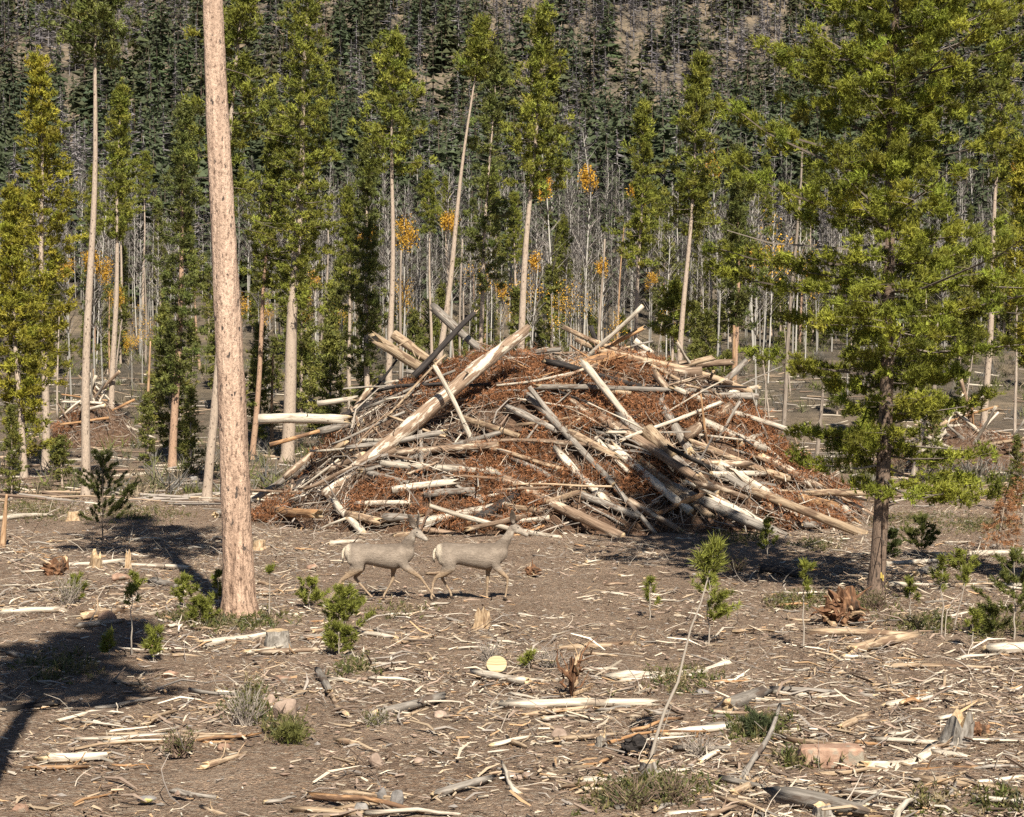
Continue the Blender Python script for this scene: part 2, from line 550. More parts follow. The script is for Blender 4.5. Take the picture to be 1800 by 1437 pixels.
def join_many(name, temps, items, mat):
    """items: list of (template index, pos, height, yaw, width factor, colour factor)"""
    out = MB()
    for ti, (V, F3, F4, C) in enumerate(temps):
        it = [q for q in items if q[0] == ti]
        if not it: continue
        P = np.array([q[1] for q in it]); h = np.array([q[2] for q in it]); a = np.array([q[3] for q in it]); wf = np.array([q[4] for q in it])
        cf = np.array([q[5] for q in it])
        ca, sa = np.cos(a)[:, None], np.sin(a)[:, None]
        x = (V[:, 0] * ca - V[:, 1] * sa) * (h * wf)[:, None]
        y = (V[:, 0] * sa + V[:, 1] * ca) * (h * wf)[:, None]
        z = V[:, 2] * h[:, None]
        VV = np.stack([x, y, z], -1) + P[:, None]
        off = (np.arange(len(it)) * len(V))[:, None, None]
        out.add(VV.reshape(-1, 3), F3=(F3[None] + off).reshape(-1, 3) if len(F3) else None,
                F4=(F4[None] + off).reshape(-1, 4) if len(F4) else None,
                c=(C[None] * cf[:, None]).reshape(-1, 3))
    return out.mesh(name, mat)

def aspen_template(r, leaves=0, lc=.8, ls=.12, lw=.09):
    mb = MB()
    pts = np.array([[0, 0, -.03], [r.uniform(-.01, .01), r.uniform(-.01, .01), .4], [r.uniform(-.02, .02), r.uniform(-.02, .02), .75], [r.uniform(-.03, .03), 0, 1.]])
    V, F, _ = tubes(pts, np.array([.0052, .0043, .003, .001]), 4)
    mb.add(V, F4=F, c=(.46, .43, .375))
    n = 95
    VV, C = [], []
    tips = []
    for i in range(n):
        z = r.uniform(.38, .97); a = r.uniform(0, 6.283)
        L = (.15 * (1.1 - z) + .035) * r.uniform(.6, 1.2)
        d = np.array([math.cos(a), math.sin(a), r.uniform(.5, 1.3)])
        s = np.array([-math.sin(a), math.cos(a), 0]) * .0028
        b = np.array([np.interp(z, pts[:, 2], pts[:, 0]), np.interp(z, pts[:, 2], pts[:, 1]), z])
        VV += [b - s, b + s, b + d * L]
        C += [np.array((.30, .265, .235)) * r.uniform(.7, 1.25)] * 3
        tips.append(b + d * L * r.uniform(.4, 1.0))
    mb.add(np.array(VV), F3=np.arange(len(VV)).reshape(-1, 3), c=np.array(C))
    if leaves:
        tips = np.array(tips)
        blob = np.stack([r.randn(7) * lw * .5, r.randn(7) * lw * .5, lc + r.randn(7) * ls * .6], -1)
        P = blob[r.randint(0, 7, leaves)] + r.randn(leaves, 3) * np.array([lw * .35, lw * .35, ls * .35])
        lf = .0035 + .022 * min(lw, ls) ** .8
        s1 = unit(r.randn(leaves, 3)) * lf; s2 = unit(r.randn(leaves, 3)) * lf
        g = r.uniform(.65, 1.25, (leaves, 1, 1))
        c = np.array((.60, .345, .05)) * g
        c = np.repeat(c, 3, 1) * np.array([1, 1, 1])
        mb.add(np.stack([P - s1, P + s1, P + s2 * 1.6], 1).reshape(-1, 3), F3=np.arange(leaves * 3).reshape(-1, 3), c=c.reshape(-1, 3))
    return mb

def scatter(r, y0, y1, spacing, margin=25):
    pts = []
    y = y0
    while y < y1:
        hw = .305 * y + margin
        x = -hw
        while x < hw:
            pts.append((x + r.uniform(-.5, .5) * spacing, y + r.uniform(-.5, .5) * spacing))
            x += spacing
        y += spacing
    return np.array(pts)

def in_frame(x, y):
    px = 900 + x / y * FPX
    return -20 < px < 1820

def hillside():
    r = np.random.RandomState(8)
    live = [spruce_template(r, wid=w_) for w_ in (.19, .23, .27, .21, .31)]
    dead = [spruce_template(r, wid=w_, dead=True) for w_ in (.18, .24, .21)]
    temps = [flat(spruce_template(r, 9, 5, w_)) for w_ in (.20, .24, .28, .22, .31)] + [flat(spruce_template(r, wid=w_, dead=True, nt=95, tw=.0085)) for w_ in (.18, .24, .21)]
    meshes = [m.mesh('far_conifer', FARLEAF) for m in live + dead]
    pts = scatter(r, 192, 524, 4.4, 26)
    n1 = vnoise(pts[:, 0], pts[:, 1], 26, 31)
    n2 = vnoise(pts[:, 0], pts[:, 1], 34, 32)
    zs = H(pts[:, 0], pts[:, 1])
    items = []
    for (x, y), a, b, z in zip(pts, n1, n2, zs):
        up = np.clip((y - 260) / 200, 0, 1)
        if r.rand() > 1.0 - .30 * max(0, a) - .05 * up: continue
        isd = r.rand() < .05 + .26 * up + .75 * max(0, b)
        hgt = r.uniform(9, 18) * (1 - .12 * up) * (.75 if y < 225 else 1)
        if r.rand() < .2: hgt *= .55
        ti = r.randint(0, 5) if not isd else 5 + r.randint(0, 3)
        wf = r.uniform(.85, 1.35)
        g = r.uniform(.78, 1.22)
        tint = np.array([g * r.uniform(.9, 1.2), g, g * r.uniform(.85, 1.15)]) if not isd else np.array([g, g, g * r.uniform(.98, 1.08)])
        items.append((ti, np.array([x, y, z]), hgt, r.uniform(0, 6.28), wf, tint, isd))
    items.sort(key=lambda q: q[1][1] / q[2])
    nl = ndd = 0
    rest = []
    for q in items:
        ti, p, h_, a, wf, tint, isd = q
        if in_frame(p[0], p[1]) and ((not isd and nl < 290) or (isd and ndd < 240)):
            if isd: ndd += 1
            else: nl += 1
            o = obj('dead_conifer' if isd else 'spruce_tree', meshes[ti], loc=p)
            o.rotation_euler = (r.uniform(-.03, .03), r.uniform(-.03, .03), a)
            o.scale = (h_ * wf, h_ * wf, h_)
            sz = ('tall' if h_ > 12 else 'medium' if h_ > 8.5 else 'short') + (' broad' if wf > 1.1 else ' narrow')
            if isd: tag(o, sz + ' bare silvery grey dead conifer among green trees on the hillside', 'dead tree', sz + ' dead conifers on the hillside')
            else: tag(o, sz + ' dark green conifer growing on the wooded hillside', 'tree', sz + ' green conifers on the hillside')
        else:
            rest.append(q[:6])
    d = 212.0; x = gx(252, d); z = float(H(x, d)); h_ = at_depth(252, 242, d)[2] - z
    o = obj('dead_conifer', spruce_template(r, wid=.2, dead=True, nt=420, tw=.0032).mesh('big_dead_conifer', FARLEAF), loc=(x, d, z)); o.scale = (h_ * 1.1, h_ * 1.1, h_)
    tag(o, 'big silvery grey dead conifer behind the slim pale trunk', 'dead tree')
    o = obj('hillside_forest', join_many('hillside_forest', temps, rest, FARLEAF))
    tag(o, 'dense mixed forest of green and grey conifers covering the far hillside', 'forest', kind='stuff')
hillside()

def aspens():
    r = np.random.RandomState(12)
    bare = [aspen_template(r).mesh('bare_aspen', FARLEAF) for _ in range(5)]
    def put(me, name, x, y, h_, lab, grp, wf=1.0):
        o = obj(name, me, loc=(x, y, float(H(x, y))))
        o.rotation_euler = (r.uniform(-.04, .04), r.uniform(-.05, .05), r.uniform(0, 6.28))
        o.scale = (h_ * wf, h_ * wf, h_)
        tag(o, lab, 'aspen', grp)
    temps = [flat(aspen_template(r)) for _ in range(4)]
    items = []
    while len(items) < 850:
        y = r.uniform(148, 248); x = r.uniform(-1, 1) * (.305 * y + 14)
        if vnoise(x, y, 15, 43) + r.rand() < .12: continue
        items.append((r.randint(4), np.array([x, y, float(H(x, y))]), r.uniform(6, 13), r.uniform(0, 6.28), r.uniform(.8, 1.4), np.full(3, r.uniform(.7, 1.15))))
    tag(obj('aspen_thicket', join_many('aspen_thicket', temps, items, FARLEAF)), 'dense thicket of thin grey bare aspens along the foot of the hillside', 'thicket', kind='stuff')
    n = 0
    while n < 285:
        y = r.uniform(140, 240)
        px = r.uniform(-30, 1830)
        x = gx(px, y)
        dens = .35 + .5 * vnoise(x, y, 14, 41) + .25 * (880 < px < 1120) + .35 * (1290 < px < 1480) + .3 * (px > 1560) + .15 * (px < 620)
        if r.rand() > dens: continue
        n += 1
        h_ = r.uniform(9, 15); wf = r.uniform(.8, 1.3)
        sz = ('tall ' if h_ > 12 else 'short ') + ('stout' if wf > 1.05 else 'slender')
        put(bare[r.randint(5)], 'bare_aspen', x, y, h_, sz + ' leafless white-stemmed aspen in the grove below the hillside', sz + ' bare aspens below the hillside', wf)
    # crowns that still carry leaves: (px, py of the crown centre, size in px of the leafy crown)
    def gold_at(px, py, hp, d):
        zc = at_depth(px, py, d)[2]; x = gx(px, d)
        h_ = max(3.0, (zc - float(H(x, d))) / .74)
        return x, d, h_, hp / FPX * d / h_
    global GOLDPX
    GOLDPX = [705, 716, 425, 126, 182, 232, 790, 1026, 975, 1110, 1350, 1415, 1000]
    for px, py, hp in [(705, 425, 60), (716, 525, 62), (425, 550, 45), (126, 485, 40), (182, 492, 50), (232, 603, 36), (196, 530, 40), (790, 402, 40), (636, 432, 36),
                       (1026, 335, 45), (975, 348, 28), (1110, 358, 40), (1265, 312, 30), (1788, 320, 25), (418, 575, 25), (168, 478, 45), (540, 560, 40), (930, 470, 30), (1060, 480, 30), (880, 520, 28), (1140, 500, 30), (560, 500, 30), (470, 560, 34), (1330, 470, 45), (1490, 500, 30)]:
        x, d, h_, wf = gold_at(px, py, hp, r.uniform(104, 122) if py > 400 else 150)
        put(aspen_template(r, 800, .78, wf * .42, wf * .30).mesh('gold_aspen', FARLEAF), 'golden_aspen', x, d, h_, 'aspen still holding bright golden yellow leaves below the hillside', 'golden aspens below the hillside', 1.0)
    for px, py, hp in [(1350, 450, 90), (1415, 470, 60), (1000, 530, 70), (912, 540, 60), (856, 490, 50), (1095, 575, 40), (935, 520, 60), (600, 560, 50), (250, 575, 45), (1180, 560, 40), (985, 560, 50)]:
        x, d, h_, wf = gold_at(px, py, hp, r.uniform(106, 135))
        put(aspen_template(r, 300, .76, wf * .5, wf * .4).mesh('pale_aspen', FARLEAF), 'fading_aspen', x, d, h_, 'thin aspen with a sparse haze of fading pale orange leaves', 'fading aspens below the hillside', 1.0)
aspens()

# ------------------------------------------------------------------ pines
def pine_meshes(r, Ht, zb, Rf, axis, n_br, tuft, clumps, kt, needles, tr0, tint, rcl=.2, dead=.10, bark=None, bare_stubs=10, sides=9, lowsparse=.0, tmin=.30, dz=1.1, flare=.28):
    """trunk, limbs, foliage as three meshes; axis(z)->(x,y); Rf(u) crown radius, u from 0 at crown base to 1 at top"""
    tl, tw = tuft
    zs = np.concatenate([[-.15, 0, .12, .35, .8], np.linspace(1.5, Ht, max(8, int(Ht / dz)))])
    P = np.array([[*axis(z), z] for z in zs])
    rad = tr0 * (1 - (np.clip(zs, 0, None) / Ht) ** 1.15 * .93) * (1 + flare * np.exp(-np.clip(zs, 0, None) / .22))
    V, F, _ = tubes(P, rad, sides, rng=r, rough=.05)
    tm = MB(); tm.add(V, F4=F)
    lm, fm = MB(), MB()
    BP, BR = [], []
    TP, TD, TC = [], [], []
    g = np.array(tint)
    ph0 = r.uniform(0, 6.28)
    for i in range(n_br):
        u = (i + r.rand()) / n_br
        u = u ** .92
        z = zb + (Ht - zb) * u * .985
        if r.rand() < lowsparse * (1 - u): continue
        a = i * 2.39996 + r.uniform(-.6, .6)
        L = max(.12, Rf(u) * r.uniform(.42, 1.2) * (1 + .22 * math.sin(u * 11 + ph0 + a) + .18 * math.sin(u * 23 + ph0 * 2)))
        L = min(L, 1.08 * Rf(u) + .1)
        isd = r.rand() < dead * (1.4 - u)
        sl = -.18 + .65 * u + r.uniform(-.15, .15)
        s = np.linspace(0, 1, 5)
        ax, ay = axis(z)
        bend = r.uniform(-.25, .25)
        rr = L * s
        aa = a + bend * s
        zz = z + L * (sl * s + (.28 + r.uniform(-.1, .1)) * s ** 2 - .16 * s)
        Pb = np.stack([ax + rr * np.cos(aa), ay + rr * np.sin(aa), zz], -1)
        br = (.007 + .0085 * L) * (1 - .8 * s)
        BP.append(Pb); BR.append(br)
        if isd: continue
        nc = max(2, int(round(clumps * L * r.uniform(.8, 1.2))))
        for c_ in range(nc):
            t_ = tmin + (1.02 - tmin) * (c_ + r.rand()) / nc
            q = np.array([np.interp(min(t_, 1), s, Pb[:, k]) for k in range(3)])
            am = a + bend * t_
            lat = r.uniform(-.42, .42) * L * (1.15 - .75 * t_)
            off = np.array([-math.sin(am) * lat, math.cos(am) * lat, r.uniform(-.02, .10)])
            ctr = q + off
            if abs(lat) > .12:
                sp = np.linspace(0, 1, 5)[:, None]
                BP.append(q + (ctr - q) * sp + np.array([0, 0, .04]) * (sp * (1 - sp)) * 4)
                BR.append(np.full(5, .005) * np.linspace(1, .4, 5))
            out = np.array([math.cos(am), math.sin(am), .75])
            k = kt + r.randint(0, max(1, kt // 2))
            pts = ctr + r.randn(k, 3) * rcl * np.array([.6, .6, .45])
            TP.append(pts)
            TD.append(unit(out * .55 + unit(off) * .35 + np.array([0, 0, .3]) + r.randn(k, 3) * .5))
            cc = g * np.clip(1 + .26 * r.randn(), .45, 1.6) * np.array([1 + .05 * r.randn(), 1, 1])
            TC.append(np.tile(cc, (k, 1)))
    # leader
    k = kt * 2
    ax, ay = axis(Ht)
    TP.append(np.array([ax, ay, Ht]) + r.randn(k, 3) * np.array([.08, .08, .3]) - np.array([0, 0, .2])); TD.append(np.tile([[0, 0, 1.]], (k, 1)) + .4 * r.randn(k, 3)); TC.append(np.tile(g, (k, 1)))
    # bare stubs below the crown
    for i in range(bare_stubs):
        z = r.uniform(max(zb * .35, 1.0), zb + .1)
        a = r.uniform(0, 6.283); L = r.uniform(.15, .9)
        s = np.linspace(0, 1, 5)
        ax, ay = axis(z)
        BP.append(np.stack([ax + L * s * np.cos(a + s * r.uniform(-.5, .5)), ay + L * s * np.sin(a), z + L * (r.uniform(-.5, .3) * s + r.uniform(-.3, .3) * s ** 2)], -1))
        BR.append((.006 + .006 * L) * (1 - .7 * s))
    V, F, per = tubes(np.array(BP)[:, [0, 1, 3, 4]], np.array(BR)[:, [0, 1, 3, 4]], 3)
    n = len(BP)
    cl = np.where(r.rand(n, 1) < .5, np.array([[.20, .165, .135]]), np.array([[.12, .095, .075]])) * r.uniform(.7, 1.3, (n, 1))
    lm.add(V, F4=F, c=np.repeat(cl, per, 0))
    P = np.concatenate(TP); D = np.concatenate(TD); C = np.concatenate(TC)
    tufts(fm, r, P, D, tl * r.uniform(.8, 1.2, len(P)), tw, needles, C)
    return tm.mesh('trunk', bark or BARK_PINE, True), lm.mesh('limbs', LIMB), fm.mesh('foliage', NEEDLE)

def pine(name, loc, meshes, label, group=None, cat='pine tree', rz=0.0):
    root = empty(name, loc, rz)
    obj('trunk', meshes[0], root); obj('limbs', meshes[1], root)['kind'] = 'stuff'
    obj('crown', meshes[2], root)['kind'] = 'stuff'
    tag(root, label, cat, group)
    return root

GREEN = (.190, .198, .032)
YGREEN = (.255, .235, .028)
DGREEN = (.125, .138, .034)

def line_axis(dx, dy, Ht, wob=.0, ph=0.0):
    return lambda z: (dx * z / Ht + wob * math.sin(z * .55 + ph), dy * z / Ht + wob * .6 * math.cos(z * .5 + ph))

def cone(Rm, top=.12, bulge=.25):
    return lambda u: Rm * ((1 - u) ** .75 * (1 - top) + top) * min(1, .55 + u / bulge * .45)

# -- the tall bare trunk in the left foreground (its crown is above the picture, its shadow is not)
r = np.random.RandomState(21)
bp = hit(421, 1090, H)
ms = pine_meshes(r, 21.0, 10.2, cone(2.5), line_axis(-.90, .2, 21, .02), 110, (.20, .055), 3.4, 8, 7, .235, GREEN, bark=BARK_BIG, bare_stubs=5, sides=28, dz=.22, flare=.42)
BIG = pine('tall_pine', bp, ms, 'tall thick pink-barked pine trunk standing alone beside the walking deer')
# -- the bushy pine right of the deer
r = np.random.RandomState(22)
rp = hit(1540, 1046, H)
def rp_prof(u):
    return float(np.interp(u, [0, .05, .13, .25, .37, .48, .58, .7, .85, 1], [1.7, 2.25, 2.75, 2.8, 2.7, 2.4, 2.0, 1.6, 1.1, .3]))
ms = pine_meshes(r, 15.0, 1.75, rp_prof, line_axis(.61, .2, 15.0, .05), 158, (.09, .0155), 5.3, 24, 14, .135, (.245, .258, .034), rcl=.125, dead=.05, bark=BARK_DARK, bare_stubs=5, sides=14, lowsparse=.10, tmin=.06)
NEARP = pine('young_pine', rp, ms, 'bushy green young pine with low branches and a yellow paint mark on its trunk')
mb = MB()
th = np.linspace(R(285), R(315), 5)
zz = np.linspace(.27, .37, 4)
Vb = np.array([[.137 * math.cos(a) * (1.0) + .61 * z / 15, .137 * math.sin(a) + .2 * z / 15, z + .03 * math.sin(a * 9)] for z in zz for a in th])
k = len(th)
mb.add(Vb, F4=[[i * k + j, i * k + j + 1, (i + 1) * k + j + 1, (i + 1) * k + j] for i in range(3) for j in range(k - 1)], c=(.62, .46, .12))
obj('paint_blaze', mb.mesh('paint_blaze', CHIP), NEARP)

# -- pines just outside the frame, whose shadows fall into it
r = np.random.RandomState(23)
ms = pine_meshes(r, 15.2, 8.8, cone(1.7), lambda z: (2.0 * (max(z, 0) / 16) ** 2.5, .2 * z / 16), 110, (.20, .06), 3.2, 9, 7, .16, GREEN, bare_stubs=4)
pine('tall_pine', (-3.47, 10.2, float(H(-3.47, 10.2))), ms, 'tall pine outside the left edge throwing its shadow over the near ground')
r = np.random.RandomState(24)
ms = pine_meshes(r, 8.5, 1.2, cone(1.7), line_axis(.1, .2, 8.5, .03), 80, (.18, .05), 3.4, 8, 7, .11, GREEN)
pine('young_pine', (10.6, 27.5, float(H(10.6, 27.5))), ms, 'young pine outside the right edge throwing shade behind the low saplings')

# -- pines standing round and behind the pile: base px, base depth, (top px, py), crown base py, crown half width px, trunk width px
HERO = [
    ('left_yellow', 80, 74, (66, 96), 640, 74, 15, YGREEN, .05, 'bushy yellow-green pine at the left edge with foliage nearly to the ground', 0),
    ('left_second', 40, 66, (12, 330), 800, 62, 13, YGREEN, .05, 'shorter dense yellow-green pine beside the tallest yellow one at left edge', 0),
    ('thin_white', 148, 56.5, (172, -140), 105, 82, 17, DGREEN, .1, 'tall pale slim pine trunk bare up to a crown above the picture', 1),
    ('thin_behind', 196, 92, (210, 150), 420, 38, 12, GREEN, .1, 'slim pine with narrow high crown behind the pale bare trunk', 1),
    ('dark_low', 305, 75, (326, 176), 700, 52, 15, DGREEN, .15, 'dark dense pine with an orange base left of the thick trunk', 0),
    ('behind_big', 366, 54, (430, -180), 330, 78, 17, GREEN, .3, 'pine right behind the thick foreground trunk with curly dead limbs', 2),
    ('brown_lean', 443, 82, (486, 200), 520, 44, 11, GREEN, .2, 'pine with a reddish brown leaning stem left of the pile', 2),
    ('grey_thick', 503, 80, (545, -90), 540, 84, 24, GREEN, .1, 'stout grey-barked pine with a broad full crown left of the pile', 0),
    ('shade_trunk', 648, 84, (640, 250), 660, 50, 13, DGREEN, .15, 'dark shaded pine standing behind the left end of the pile', 0),
    ('round_top', 684, 76, (692, 62), 300, 70, 14, GREEN, .1, 'pine with bare straight pale stem and rounded crown behind the pile', 1),
    ('leaning', 748, 74, (846, 36), 135, 34, 14, GREEN, .1, 'strongly leaning bare pine stem with a tiny tuft of crown on top', 3),
    ('scraggy', 830, 78, (872, 90), 520, 52, 11, DGREEN, .45, 'scraggy thin pine with many dead twigs beside the leaning stem', 2),
    ('tall_pointed', 898, 72, (957, 12), 340, 66, 17, GREEN, .1, 'tallest pointed pine behind the middle of the pile', 1),
    ('slim_right', 1112, 88, (1134, 180), 470, 44, 10, GREEN, .15, 'slim olive pine with sparse branches behind the top of the pile', 2),
    ('full_right', 1184, 78, (1234, 92), 410, 56, 13, GREEN, .08, 'full rounded pine on a bare pale stem behind the right of the pile', 1),
    ('small_round', 1182, 84, (1186, 500), 590, 42, 11, GREEN, .05, 'short round-headed pine just behind the pile', 1),
    ('broken_base', 1289, 78, (1302, 256), 575, 48, 13, DGREEN, .12, 'narrow olive pine on an orange scarred stem right of the pile', 2),
    ('far_right', 1728, 82, (1768, 70), 320, 50, 13, GREEN, .1, 'pine with a bare pinkish stem seen behind the young pine', 1),
    ('edge_right', 1812, 60, (1806, 250), 640, 50, 12, YGREEN, .1, 'green pine cut by the right edge behind the saplings', 0),
]
PROTO = []
for i, (nm, px, d, (tx, ty), cb, hw, tw_, tint, dead_, lab, typ) in enumerate(HERO):
    r = np.random.RandomState(100 + i)
    x = gx(px, d); z0 = float(H(x, d))
    top = at_depth(tx, ty, d)
    Ht = top[2] - z0
    zb = at_depth(px, cb, d)[2] - z0
    Rm = hw / FPX * d
    crown = Ht - zb
    nb = int(28 + crown * 9.0)
    prof = cone(Rm * 1.32, .14, .18 if typ != 0 else .3)
    ms = pine_meshes(r, Ht, max(zb, .5), prof, line_axis(top[0] - x, .3, Ht, .06, i), nb, (.17, .044), 2.3, 14, 7, tw_ / 2 / FPX * d, tint, rcl=.18, tmin=.07, dead=dead_,
                     bark=BARK_RED if nm in ('brown_lean', 'broken_base', 'dark_low') else BARK_PINE, bare_stubs=26 if typ in (2, 3) else 9)
    o = pine('pine_tree', (x, d, z0), ms, lab)
    PROTO.append((ms, Ht, typ))
NEARBY = [(-1.5e3, '')] + [(h[1], ['the yellow-green pines', 'the yellow-green pines', 'the pale slim trunk', 'the narrow high-crowned pine', 'the orange-based dark pine', 'the thick pink trunk', 'the reddish leaning stem', 'the stout grey-barked pine', 'the dark shaded pine', 'the round-crowned pine', 'the strongly leaning stem', 'the scraggy pine', 'the tallest pointed pine', 'the slim olive pine', 'the full rounded pine', 'the round-headed short pine', 'the scarred orange stem', 'the pine with pinkish stem', 'the right edge pine'][i]) for i, h in enumerate(HERO)] + [(1540, 'the bushy young pine')]
def behind(px):
    return min(NEARBY, key=lambda q: abs(q[0] - px))[1]
for o in list(col.objects):
    if o.name.split('.')[0] in ('golden_aspen', 'fading_aspen', 'bare_aspen', 'spruce_tree', 'dead_conifer') and 'group' in o:
        w_ = behind(900 + o.location.x / o.location.y * FPX)
        l_ = o['label']
        for cut in (' below the hillside', ' growing on the wooded hillside', ' among green trees on the hillside', ' in the grove'): l_ = l_.split(cut)[0]
        o['label'] = l_.replace('bright ', '').replace('sparse haze of ', '') + (' on the hillside beyond ' if 'conifer' in l_ else ' standing beyond ') + w_
        o['group'] = o['label'] + ' group'

# -- more pines on the slope behind: copies of the crowns above at other sizes
r = np.random.RandomState(33)
SMALLP = []
for i in range(5):
    rr_ = np.random.RandomState(300 + i)
    h_ = [5.5, 7.5, 4.0, 9.0, 6.5][i]
    SMALLP.append((pine_meshes(rr_, h_, .4 + .1 * i, cone([1.2, 1.35, 1.0, 1.4, 1.1][i], .12, .2), line_axis(.1, .1, h_, .03), int(16 + h_ * 5), (.22, .065), 2.6, 9, 6, .05 + .008 * h_, (.15, .152, .034), rcl=.22, bare_stubs=2, sides=6), h_))
n = 0
tries = 0
while n < 200 and tries < 6000:
    tries += 1
    d = (r.uniform(150, 205) if n > 95 else r.uniform(105, 200)) if n > 26 else r.uniform(92, 130)
    px = r.uniform(-60, 1860)
    x = gx(px, d)
    if r.rand() > .55 + .45 * vnoise(x, d, 16, 51): continue
    if min(abs(px - q) for q in GOLDPX) < 30 and d < 128: continue
    n += 1
    sm = r.rand() < .86
    if sm:
        k = r.randint(5); ms, h_ = SMALLP[k]
        s_ = r.uniform(.45, 1.15) * (1.2 if d > 135 else 1)
        lab = ('little' if s_ * h_ < 4.5 else 'half-grown') + ' green pine on the slope behind ' + behind(px); grp = lab + ' group'
        nm = 'small_pine'
    else:
        ms, h_, _ = PROTO[[3, 6, 9, 12, 13, 14, 16, 4][r.randint(8)]]
        s_ = r.uniform(.7, .95)
        lab = 'tall slender pine on the slope behind ' + behind(px); grp = lab + ' group'
        nm = 'slope_pine'
    o = pine(nm, (x, d, float(H(x, d)) - .03), ms, lab, grp, rz=r.uniform(0, 6.28))
    o.scale = (s_ * r.uniform(.9, 1.15), s_ * r.uniform(.9, 1.15), s_)

# -- bushy small pines between trunks at left and dead snags
for px, d, h_, k, lab in [(262, 73, 3.3, 1, 'dense dark little pine between the slim trunks and thick trunk'), (335, 66, 3.6, 3, 'bright green little pine close behind the thick trunk'),
                          (300, 82, 5.5, 0, 'upright little pine behind the orange based pine'), (415, 78, 4.6, 1, 'little pine just right of the thick trunk'),
                          (20, 55, 3.0, 3, 'low spreading yellow-green pine by the left edge of the clearing'), (110, 62, 1.8, 2, 'knee-high pine at the foot of the yellow-green pines'),
                          (640, 88, 4.5, 4, 'little pine beside the dark shaded trunk'), (1240, 95, 7.0, 3, 'half-grown pine behind the right shoulder of the pile'), (455, 90, 6.5, 3, 'half-grown pine between brown and grey stems'),
                          (1640, 70, 3.4, 1, 'little pine hidden behind the young pine crown'), (1790, 50, 2.2, 3, 'low pine at the right edge behind the logs'), (580, 95, 5.8, 0, 'half-grown pine behind the pile left flank')]:
    ms, hh = SMALLP[k]
    x = gx(px, d)
    o = pine('small_pine', (x, d, float(H(x, d)) - .02), ms, lab, rz=px * .37)
    s_ = h_ / hh
    o.scale = (s_ * 1.25, s_ * 1.25, s_)

def snag(name, px, d, top, tw_, lab, seed, mat=W_GREY, stubs=26, group=None):
    r = np.random.RandomState(seed)
    x = gx(px, d); z0 = float(H(x, d)); tp = at_depth(top[0], top[1], d)
    Ht = tp[2] - z0
    ax = line_axis(tp[0] - x, .2, Ht, .05, seed)
    zs = np.linspace(-.1, Ht, 14)
    P = np.array([[*ax(z), z] for z in zs])
    rad = tw_ / 2 / FPX * d * (1 - .62 * zs / Ht)
    V, F, _ = tubes(P, rad, 8, True, r, .06)
    mb = MB(); mb.add(V, F4=F)
    root = empty(name, (x, d, z0))
    obj('trunk', mb.mesh('trunk', mat, True), root)
    BP, BR = [], []
    for i in range(stubs):
        z = r.uniform(.25, 1.0) * Ht; a = r.uniform(0, 6.28); L = r.uniform(.15, .8)
        s = np.linspace(0, 1, 5); q = ax(z)
        BP.append(np.stack([q[0] + L * s * np.cos(a), q[1] + L * s * np.sin(a), z + L * (r.uniform(-.5, .2) * s - r.uniform(-.1, .4) * s ** 2)], -1))
        BR.append(.012 * (1 - .7 * s))
    if BP:
        V, F, _ = tubes(np.array(BP), np.array(BR), 4)
        mb = MB(); mb.add(V, F4=F, c=(.30, .25, .19))
        obj('branch_stubs', mb.mesh('branch_stubs', LIMB), root)['kind'] = 'stuff'
    tag(root, lab, 'dead tree', group)

WV = wood('pale_snag_wood', (.31, .25, .195), (.46, .39, .315), (.22, .17, .13), .62, axis=2)
WO = wood('orange_snag_wood', (.36, .22, .12), (.50, .34, .21), (.17, .10, .06), .6, axis=2)
for a in [(1372, 84, (1412, 255), 9, 'leaning dead snag with short bare twigs left of the young pine', 1, WV, 34),
          (1290, 62, (1294, 572), 12, 'short orange broken snag beside the right end of the pile', 2, WO, 2),
          (478, 90, (480, 620), 7, 'thin orange dead pole left of the grey-barked pine', 3, WO, 3),
          (260, 96, (262, 600), 7, 'thin yellowish dead pole behind the slim trunks', 4, WO, 3),
          (590, 98, (600, 560), 6, 'thin pale dead pole behind the left flank of the pile', 5, WV, 10),
          (700, 88, (706, 440), 9, 'pale dead stem close beside the round-crowned pine', 6, WV, 12),
          (806, 92, (812, 420), 6, 'thin white dead stem behind the crossed logs', 7, WV, 8),
          (1045, 90, (1062, 420), 8, 'slim dead stem behind the upright stub on the pile', 8, WV, 12),
          (1640, 76, (1650, 560), 12, 'pale dead stem seen through the young pine', 9, WV, 8),
          (1605, 66, (1640, 690), 12, 'short leaning grey snag behind the young pine', 10, WV, 6),
          (1785, 88, (1788, 500), 7, 'thin grey dead stem by the right edge', 11, WV, 10),
          (1435, 74, (1450, 640), 9, 'thin grey stem near the right foot of the pile', 12, WV, 10),
          (2, 37.5, (3, 870), 12, 'orange stub of a dead stem at the left edge', 13, WO, 0)]:
    snag('dead_snag', *a)
r = np.random.RandomState(77)
for i in range(28):
    d = r.uniform(95, 150)
    px = r.uniform(0, 1800)
    z0 = float(H(gx(px, d), d))
    base_py = YH - (z0 - CAMZ) / d * FPX
    snag('dead_pole', px, d, (px + r.uniform(-14, 18), base_py - r.uniform(60, 260)), r.uniform(3, 5.5), 'thin pale dead pole standing on the slope behind ' + behind(px), 500 + i, WV if r.rand() < .8 else WO, 8, 'dead poles behind ' + behind(px))

